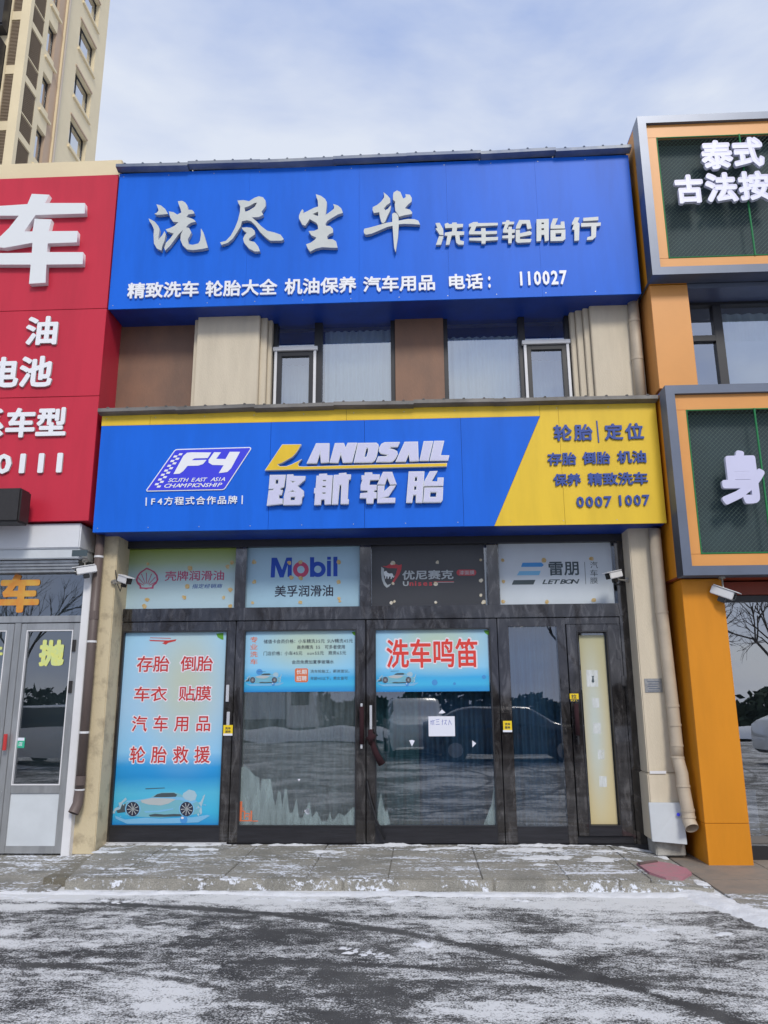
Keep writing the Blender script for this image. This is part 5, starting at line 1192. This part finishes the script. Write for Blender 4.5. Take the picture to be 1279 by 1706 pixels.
def sign_frame(nm, label, X0, Z0, Z1, Y, rod_px, low):
    o = root(nm, label, 'sign', (5.2, Y, Z0), 'slate framed sign boxes on the orange shop')
    X1 = 7.6; t = .105; yb = -.3
    # four mitred frame bars, their depth running back to the wall
    def bar(loop): plate('frame_bar', 'slate_frame', o, [loop], Y, .22, px=False)
    bar([(X0, Z0), (X0+t, Z0+t), (X0+t, Z1-t), (X0, Z1)])
    bar([(X0, Z0), (X1, Z0), (X1-t, Z0+t), (X0+t, Z0+t)])
    bar([(X0, Z1), (X0+t, Z1-t), (X1-t, Z1-t), (X1, Z1)])
    bar([(X1, Z0), (X1, Z1), (X1-t, Z1-t), (X1-t, Z0+t)])
    # orange inner border, set back 5 cm
    a0, a1, b0, b1 = X0+t+.001, X1-t-.001, Z0+t+.001, Z1-t-.001; w_ = .125; w2 = .19; w3 = .14
    yo = Y+.045
    MB().box(a0, a0+w_, yo, yo+.05, b0+w3, b1-w2).build('border_panel', 'orange_panel_sky_sheen', o, .002)
    MB().box(a0, a1, yo, yo+.05, b1-w2+.002, b1).build('border_panel', 'orange_panel_sky_sheen', o, .002)
    MB().box(a0, a1, yo, yo+.05, b0, b0+w3-.002).build('border_panel', 'orange_panel_sky_sheen', o, .002)
    MB().box(a1-w_, a1, yo, yo+.05, b0+w3, b1-w2).build('border_panel', 'orange_panel_sky_sheen', o, .002)
    mx0, mx1, mz0, mz1 = a0+w_, a1-w_, b0+w3, b1-w2
    MB().box(mx0-.05, mx1+.05, yo+.16, yo+.18, mz0-.05, mz1+.05).build('back_panel', 'dark_green_back', o)
    MB().box(mx0, mx0+.006, yo+.05, yo+.16, mz0, mz1).box(mx0+.006, mx1, yo+.05, yo+.16, mz1-.004, mz1).box(mx0+.006, mx1, yo+.05, yo+.16, mz0, mz0+.004).build('reveal', 'black_rubber', o)
    MB().box(X0+.002, X1-.002, Y+.221, -.25, Z0+.002, Z0+.02).build('underside', 'rust_beam' if low else 'slate_frame', o)
    MB().box(X0+.002, X0+.02, Y+.221, -.25, Z0+.021, Z1-.02).build('side_panel', 'orange_panel', o)
    MB().box(X0+.002, X1-.002, Y+.221, -.25, Z1-.019, Z1-.002).build('top_sheet', 'blue_panel', o)
    # green rods round the mesh and between the fields
    r = .008; yr = yo-.002
    rod = [((mx0+.006, mz0), (mx0+.006, mz1)), ((mx0, mz0+.006), (mx1, mz0+.006)), ((mx0, mz1-.006), (mx1, mz1-.006))]
    for (p, q) in rod: MB().tube([(p[0], yr, p[1]), (q[0], yr, q[1])], r, 6).build('green_rod', 'green_rod', o)
    xr = at(rod_px[0], rod_px[1], yr).x
    while xr < mx1:
        MB().tube([(xr, yr-.004, mz0), (xr, yr-.004, mz1)], .012, 8).build('green_rod', 'green_rod', o); xr += .86
    # chain link: two families of diagonal wires
    mb = MB(); st = .052; H = mz1-mz0; Wm = mx1-mx0; k = -int(H/st)
    def wire(x0, z0, x1, z1, y):
        d = Vector((x1-x0, 0, z1-z0)).normalized(); n_ = Vector((-d.z, 0, d.x))*.0012
        mb.quad((x0-n_.x, y, z0-n_.z), (x1-n_.x, y, z1-n_.z), (x1+n_.x, y, z1+n_.z), (x0+n_.x, y, z0+n_.z))
        mb.quad((x0, y-.0016, z0), (x1, y-.0016, z1), (x1, y+.0016, z1), (x0, y+.0016, z0))
    while k*st < Wm:
        x0 = mx0+k*st; za = mz0; x1 = x0+H; zb = mz1
        if x0 < mx0: za += mx0-x0; x0 = mx0
        if x1 > mx1: zb -= x1-mx1; x1 = mx1
        if x1-x0 > .01:
            wire(x0, za, x1, zb, yr+.004)
            wire(x0, mz0+mz1-za, x1, mz0+mz1-zb, yr+.007)
        k += 1
    w_o = mb.build('chain_link', 'wire', o); w_o['kind'] = 'stuff'
    return o, yr
sfu, yru = sign_frame('framed_sign_box', 'upper slate framed orange box sign with five white characters on green mesh', 3.574, 6.648, 8.926, -.95, (1245, 330), False)
sfl, yrl = sign_frame('framed_sign_box', 'lower slate framed orange box sign with one large white character on green mesh', 3.588, 2.94, 5.198, -.95, (1266, 760), True)
for txt, a, b, c, d in (('泰', 1167, 1219.5, 236.5, 284.5), ('式', 1219.5, 1271, 231.5, 280.5), ('古', 1123.5, 1171, 293.5, 341), ('法', 1174, 1227, 290, 339), ('按', 1228.7, 1283, 287.5, 336)):
    text('letter', txt, sfu, a, b, c, d, yru-.055, 'letter_lilac', depth=.05, bold=.05, side='letter_violet_edge')
    text('letter', txt, sfu, a+1.6, b-1.6, c+1.6, d-1.6, yru-.0815, 'letter_violet_edge', depth=.003, bold=.022)
text('letter', '身', sfl, 1198, 1273, 752, 841.5, yrl-.055, 'letter_lilac', depth=.05, bold=.045, side='letter_violet_edge')

# =================================================================== SECURITY CAMERAS
def sec_cam(label, mount, head, aim, size=1.0, arm_from=None):
    o = root('security_camera', label, 'security camera', mount, 'security cameras on the shopfronts')
    m_ = Vector(mount); h = Vector(head); d = Vector(aim).normalized()
    q = d.to_track_quat('Y', 'Z'); Mx = Matrix.Translation(h) @ q.to_matrix().to_4x4()
    def T(mb):
        mb.v = [tuple(Mx @ (Vector(v)*size)) for v in mb.v]; return mb
    MB().tube([m_, m_+(h-m_)*.15], .03*size, 12).build('mount_plate', 'bracket_metal', o)
    MB().tube([m_, m_+(h-m_)*.6+Vector((0, 0, -.03)), h+Vector((0, 0, -.02))], .009*size, 8).build('bracket', 'bracket_metal', o, smooth=True)
    b = T(MB().box(-.038, .038, -.11, .09, -.038, .036)).build('body', 'camera_white', o, .008)
    T(MB().box(-.045, .045, -.10, .13, .038, .046)).build('sun_hood', 'camera_white', b, .002)
    T(MB().box(-.034, .034, .0905, .098, -.034, .032)).build('front_glass', 'camera_black', b, .002)
    T(MB().tube([(0, .0985, -.004), (0, .104, -.004)], .018, 14)).build('lens', 'car_glass', b)
    T(MB().box(-.022, .022, -.03, .03, -.085, -.040)).build('swivel', 'camera_black', b, .004)
    return o
def P(a, b, Y): v = at(a, b, Y); return (v.x, v.y, v.z)
sec_cam('white camera with dark front on the cream strip at the left end of the shopfront', P(188, 970, -.39), P(208, 966, -.52), (.75, -.6, -.28), 1.05)
sec_cam('black-nosed white camera on the right cream pier pointing at the grey film poster', (3.19, -.2, 3.0), P(1022, 958, -.34), (-.9, -.55, -.25), 1.05)
sec_cam('white camera hanging under the roller shutter box of the left shop', P(141, 932, -.5), P(142, 950, -.60), (-.9, -.5, -.25), 1.15)
sec_cam('white camera hanging under the lower orange sign box', P(1202, 960, -.80), P(1206, 988, -.82), (.75, -.5, -.42), 1.25)
cb = MB(); cb.tube([P(192, 950, -.4), P(196, 975, -.44), P(200, 985, -.45), P(203, 975, -.48)], .006, 6)
cb.tube([P(1047, 890, -.05), P(1046, 955, -.10)], .005, 6)
tag(cb.build('camera_cable', 'black_rubber'), 'thin black cables looping beside the shopfront cameras', 'cable')

# =================================================================== PINK MAT ON THE PAVEMENT
pm = [at(*q, Z=-.04) for q in ((1061, 1447), (1090, 1438), (1118, 1437), (1143, 1443), (1152, 1452), (1137, 1466), (1110, 1469), (1082, 1463))]
mb = MB(); n = len(pm); mb.v = [(v.x, v.y, slope(v.x)+.018+.004*math.sin(i*2)) for i, v in enumerate(pm)]+[(v.x, v.y, -.09) for v in pm]
mb.f = [tuple(range(n))]+[(i, i+n, (i+1) % n+n, (i+1) % n) for i in range(n)]; mb.m = [0]*len(mb.f)
pk = root('manhole_cover', 'faded pink painted cover with a dark bar on the concrete before the cream pier', 'cover', (pm[0].x, pm[0].y, 0))
mb.build('plate', 'pink_mat', pk)
a, b, c, d = [at(*q, Z=-.03) for q in ((1063, 1447), (1067, 1449), (1096, 1438), (1092, 1436.5))]
MB().hexa([(v.x, v.y, slope(v.x)+.01) for v in (a, b, c, d)], [(v.x, v.y, slope(v.x)+.036) for v in (a, b, c, d)]).build('dark_bar', 'pipe_brown', pk)

# =================================================================== TOWER BLOCK
tw = root('tower_block', 'tall beige apartment tower rising behind the red sign', 'building', (-20, 24, -.1))
TX = -15.0; TC = 15.87; TF = 22.56; FH = 2.675; Z0 = 33.17
# window openings in the east face, built as wall pieces round recessed windows
levels = [Z0+FH*k for k in range(-3, 3)]     # heads of the first window column
wy0, wy1, wh = 19.85, 21.55, 1.40
w2y0, w2y1, w2h = 17.30, 18.05, 1.55
box('wall', 'tower_wall', tw, TX-10, TX-.35, TC+.35, TF-.01, -.1, 48)
bottom, top = 20.0, 40.0
box('wall', 'tower_wall', tw, TX-.35, TX, wy1, TF, -.1, 48)
box('wall', 'tower_wall', tw, TX-.35, TX, w2y1+.55, wy0, -.1, 48)
box('wall', 'tower_pink', tw, TX-.35, TX-.10, w2y1, w2y1+.545, -.1, 48)
box('wall', 'tower_wall', tw, TX-.35, TX-.06, 16.95, w2y0, -.1, 48)
box('wall', 'tower_wall', tw, TX-.35, TX-.0, TC, 15.98, -.1, 48)
prev = -.1
for h in levels+[48.0+wh]:
    box('wall_band', 'tower_wall', tw, TX-.35, TX-.002, wy0+.002, wy1-.002, prev, h-wh if h < 48 else 48); prev = h
prev = -.1; l2 = [Z0-2.62+FH*k for k in range(-2, 4)]
for h in l2+[48.0+w2h]:
    box('wall_band', 'tower_wall', tw, TX-.35, TX-.07, w2y0+.002, w2y1-.002, prev, h-w2h if h < 48 else 48); prev = h
def tower_window(y0, y1, z0, z1, xo):
    f = MB().box(xo-.24, xo-.18, y0, y0+.07, z0, z1).box(xo-.24, xo-.18, y1-.07, y1, z0, z1).box(xo-.24, xo-.18, y0+.07, y1-.07, z0, z0+.06).box(xo-.24, xo-.18, y0+.07, y1-.07, z1-.06, z1).box(xo-.24, xo-.18, y0+(y1-y0)*.28, y0+(y1-y0)*.28+.05, z0+.06, z1-.06).build('window', 'dark_frame', tw)
    MB().quad((xo-.21, y0, z0), (xo-.21, y1, z0), (xo-.21, y1, z1), (xo-.21, y0, z1)).build('pane', 'glass_sky', f)
    return f
w1m = None
def clone(o, dz):
    c = o.copy(); COL.objects.link(c); c.location = o.location+Vector((0, 0, dz))
    for k in list(o.children):
        d = k.copy(); COL.objects.link(d); d.parent = c
    return c
f0 = tower_window(wy0, wy1, Z0-wh, Z0, TX)
s0 = MB().box(TX, TX+.09, wy0-.05, wy1+.08, Z0-wh-.30, Z0-wh-.18).build('window_sill', 'tower_wall', tw)
h0 = MB().box(TX, TX+.05, wy0-.06, wy1+.02, Z0+.02, Z0+.10).build('window_head', 'tower_pink', tw)
for k in range(-3, 3):
    if k: clone(f0, FH*k); clone(s0, FH*k); clone(h0, FH*k)
g0 = tower_window(w2y0, w2y1, Z0-2.62-w2h, Z0-2.62, TX-.05)
g1 = MB().box(TX-.06, TX+.03, w2y0-.05, w2y1+.15, Z0-2.62-w2h-.45, Z0-2.62-w2h-.35).build('window_sill', 'tower_wall', tw)
for k in range(-2, 4):
    if k: clone(g0, FH*k); clone(g1, FH*k)
# louvred bays on the east face and on the front face
def louvre_y(z0, z1, kids=True):
    n = int((z1-z0)/.085); mb = MB(); y0, y1 = 16.0, 16.93
    for i in range(n):
        z = z0+(i+.5)*(z1-z0)/n; mb.hexa([(TX-.14, y0, z-.01), (TX-.06, y0, z-.035), (TX-.06, y1, z-.035), (TX-.14, y1, z-.01)], [(TX-.14, y0, z+.015), (TX-.06, y0, z-.01), (TX-.06, y1, z-.01), (TX-.14, y1, z+.015)])
    o = mb.build('louvre', 'louvre_slat', tw); o['kind'] = 'stuff'; return o
box('louvre_back', 'louvre_brown', tw, TX-.349, TX-.2, 15.985, 16.945, -.1, 48)
LA = louvre_y(27.43, 29.03); LB = louvre_y(26.50, 27.36)
fr_ = MB().box(TX-.2, TX-.02, 15.985, 16.945, 26.16, 26.46).box(TX-.19, TX-.04, 15.985, 16.945, 27.37, 27.42).build('floor_band', 'tower_wall', tw)
for k in range(-3, 4):
    if k:
        for o_ in (LA, LB, fr_):
            c = o_.copy(); COL.objects.link(c); c.location = o_.location+Vector((0, 0, FH*k))
# front face
box('wall', 'tower_wall', tw, TX-.38, TX-.002, TC-.12, TC-.001, -.1, 48)
box('wall', 'tower_wall', tw, TX-10, TX-.82, TC+.001, TC+.34, -.1, 48)
fb = MB().box(TX-.78, TX-.39, TC-.06, TC+.30, 26.76-.42, 26.76).build('floor_band', 'tower_wall', tw)
mb = MB(); n = 32
for i in range(n):
    z = 26.78+(i+.5)*2.2/n; mb.box(TX-.78, TX-.39, TC-.03, TC+.05, z-.012, z+.016)
lf = mb.build('louvre', 'louvre_slat', tw); lf['kind'] = 'stuff'
for k in range(-3, 4):
    if k:
        for o_ in (fb, lf):
            c = o_.copy(); COL.objects.link(c); c.location = o_.location+Vector((0, 0, FH*k))
box('louvre_back', 'louvre_brown', tw, TX-.8, TX-.36, TC+.31, TC+.34, -.1, 48)
box('wall', 'tower_wall', tw, TX-.86, TX-.785, TC-.08, TC+.0, -.1, 48)
for k in range(-3, 4):
    zz = 29.3+FH*k
    f = MB().box(TX-2.2, TX-.88, TC-.55, TC-.50, zz-.9, zz+1.1).box(TX-2.2, TX-.88, TC-.50, TC, zz-1.0, zz-.9).box(TX-.92, TX-.88, TC-.5, TC, zz-.9, zz+1.1).build('bay_window', 'glass_sky_solid' if 'glass_sky_solid' in M else 'dark_frame', tw)
dpw = MB().tube([(TX+.06, 18.62, -.1), (TX+.06, 18.62, 48)], .05, 8).build('downpipe', 'tower_grey', tw)

# =================================================================== OPPOSITE SIDE OF THE STREET (seen in the glass)
def car(label, cat, x, y, rz, L_, W_, H_, hood, paint, van=False, name='parked_car'):
    o = root(name, label, cat, (x, y, -.1)); 
    st = []
    n = 25
    for i in range(n):
        t = i/(n-1); X = (t-.5)*L_
        if van:
            roof = H_ if t < .80 else H_-(t-.80)/.20*H_*.38; belt = H_*.55
        else:
            rs_, re = .06 if cat == 'suv' else .12, .62
            if t < rs_: roof = hood+.08+(H_-hood)*.35*(t/rs_)
            elif t < rs_+.18: roof = H_-(H_-hood-.06)*.6*(1-(t-rs_)/.18)**2
            elif t < re: roof = H_-.02*((t-.4)/.3)**2
            elif t < re+.16: roof = H_-(H_-hood)*((t-re)/.16)**1.1
            else: roof = hood-.14*((t-re-.16)/(1-re-.16))**2
            belt = hood-.02
        end = min(t, 1-t); rd = 1-max(0, (.06-end)/.06)**2*.35
        w2 = W_/2*(1-max(0, (.12-end)/.12)**2*.16); zb = .22+max(0, (.05-end)/.05)*.12
        belt = min(belt, roof); wr = w2*(.80 if roof > belt+.05 else .93)
        st.append([(w2*.92, zb), (w2, .5), (w2*.98, belt*.85), (w2*.94, belt), (wr, max(belt+.01, roof-.05)), (wr*.8, roof), (0, roof+.01)])
    mb = MB(); k = len(st[0]); ring = 2*k-1
    for i, sct in enumerate(st):
        X = (i/(n-1)-.5)*L_
        for (a, b) in sct: mb.v.append((X, -a, b))
        for (a, b) in reversed(sct[:-1]): mb.v.append((X, a, b))
    for i in range(n-1):
        for j in range(ring-1):
            mb.f.append((i*ring+j, (i+1)*ring+j, (i+1)*ring+j+1, i*ring+j+1))
            jj = min(j, ring-2-j); roof = st[i][5][1]; belt = st[i][3][1]
            mb.m.append(1 if (jj == 3 and st[i][4][1] > belt+.12 and st[i+1][4][1] > st[i+1][3][1]+.12) else 0)
    mb.f.append(tuple(range(ring))); mb.m.append(0); mb.f.append(tuple(reversed(range((n-1)*ring, n*ring)))); mb.m.append(0)
    mb.v = [(a+x, b+y, c-.1) for a, b, c in mb.v]
    body = mb.build('body', [paint, 'car_glass'], o, smooth=True)
    for sx in (-.31, .31):
        for sy in (-1, 1):
            cx, cy = x+sx*L_, y+sy*(W_/2-.10)
            wbl = MB().tube([(cx, cy-.10, .22), (cx, cy+.10, .22)], .32, 20).build('wheel', 'tyre', o)
            MB().tube([(cx, cy+sy*.101, .22), (cx, cy+sy*.108, .22)], .21, 12).build('rim', 'rim', wbl)
    for sy in (-1, 1):
        MB().box(x+L_/2-.14, x+L_/2-.03, y+sy*W_*.34-.16, y+sy*W_*.34+.16, .46, .60).build('headlight', 'lamp_glass', body, .02)
        MB().box(x-L_/2+.02, x-L_/2+.10, y+sy*W_*.34-.14, y+sy*W_*.34+.14, .56, .72).build('tail_light', 'tail_red', body, .02)
    o.rotation_euler.z = R_(rz)
    return o
car('black saloon car parked across the forecourt behind the camera', 'car', 3.1, -13.6, 2, 4.75, 1.82, 1.46, .98, 'car_black')
car('white sport utility car parked facing the shops to the left behind the camera', 'suv', 0.4, -16.5, 84, 4.6, 1.86, 1.72, 1.08, 'car_white')
car('white hatchback parked on the far left behind the camera', 'car', -9.5, -13.5, 12, 4.3, 1.8, 1.6, 1.02, 'car_white')
car('white saloon parked to the right behind the camera', 'car', 12.0, -13.0, -8, 4.6, 1.8, 1.5, 1.0, 'car_white')
tk = root('delivery_truck', 'pale light truck with a box body standing across the street', 'truck', (-7.2, -27, -.1))
MB().box(-8.7+1.1, -4.6+1.1-2, -28, -26, .75, 2.5).build('cargo_box', 'white_panel', tk, .03)
tb = MB().hexa([(-5.45, -28, .4), (-3.9, -28, .4), (-3.9, -26, .4), (-5.45, -26, .4)], [(-5.45, -28, 2.25), (-4.35, -28, 2.25), (-4.35, -26, 2.25), (-5.45, -26, 2.25)]).build('cab', 'car_white', tk, .06)
MB().box(-5.25, -4.45, -25.995, -25.98, 1.35, 2.0).build('side_window', 'car_glass', tb)
MB().box(-7.6, -5.5, -27.8, -26.2, .4, .74).build('chassis', 'tyre', tk)
for cx in (-7.1, -4.75):
    for cy in (-27.8, -26.2): MB().tube([(cx, cy-.12, .3), (cx, cy+.12, .3)], .4, 18).build('wheel', 'tyre', tk)
def z_bank(x, y): return -.1
snow_field('snow_windrow', -24, 24, -25, -22.6, .25, z_bank, lambda x, y: .55*(1-((y+23.8)/1.1)**2)+.18*N3(x, y, .9), 'long windrow of ploughed snow across the street')
def bare_tree(x, y, h, seed, label):
    rnd = random.Random(seed); o = root('bare_tree', label, 'tree', (x, y, -.1), 'bare winter trees across the street')
    tr = MB(); br = MB()
    def grow(mb, p, d, ln, r, dep):
        q = p+d*ln; mid = p+d*ln*.5+Vector((rnd.uniform(-1, 1), rnd.uniform(-1, 1), 0))*ln*.05
        mb.tube([p, mid, q], r, 5 if dep > 1 else 3, r*.68, cap=False)
        if dep == 0: return
        for _ in range(3 if dep > 1 else 4):
            a = rnd.uniform(.35, .8); ax = Vector((rnd.uniform(-1, 1), rnd.uniform(-1, 1), rnd.uniform(-.3, .3))).normalized()
            nd = (Matrix.Rotation(a, 3, ax) @ d).normalized(); nd.z += .12; nd.normalize()
            grow(br, p+(q-p)*rnd.uniform(.6, 1), nd, ln*rnd.uniform(.58, .8), r*.55, dep-1)
    grow(tr, Vector((x, y, -.1)), Vector((rnd.uniform(-.06, .06), rnd.uniform(-.06, .06), 1)).normalized(), h*.36, .16, 5)
    tr.build('trunk', 'bark', o, smooth=True); br.build('crown', 'bark', o)
labs = ['leftmost bare tree across the street', 'bare tree across the street left of the truck', 'bare tree across the street behind the truck', 'bare tree across the street opposite the shop doors', 'bare tree across the street opposite the wicket door', 'bare tree across the street opposite the orange column', 'tall bare tree across the street to the far right', 'rightmost bare tree across the street']
for i, xx in enumerate((-19, -13.5, -8, -2.5, 3, 8.5, 13.5, 19)):
    bare_tree(xx+random.uniform(-1, 1), -31+random.uniform(-2, 2), random.uniform(8, 11.5), 20+i, labs[i])
def hedge():
    mb = MB(); rnd = random.Random(5)
    for i in range(9000):
        x = rnd.uniform(-26, 26); y = -29.5+rnd.gauss(0, .5); z = rnd.uniform(0, 1)**.8*(2.0+.5*math.sin(x*.7)+.3*math.sin(x*2.3)); s_ = rnd.uniform(.12, .3)
        a = Vector((rnd.gauss(0, 1), rnd.gauss(0, 1), rnd.gauss(0, 1))).normalized()*s_; b = a.orthogonal().normalized()*s_*.7; p = Vector((x, y, z))
        mb.quad(p-a, p+b, p+a, p-b)
    o = mb.build('hedge', 'conifer'); o['kind'] = 'stuff'; o['label'] = 'dark evergreen hedge running along the far side of the street'
hedge()
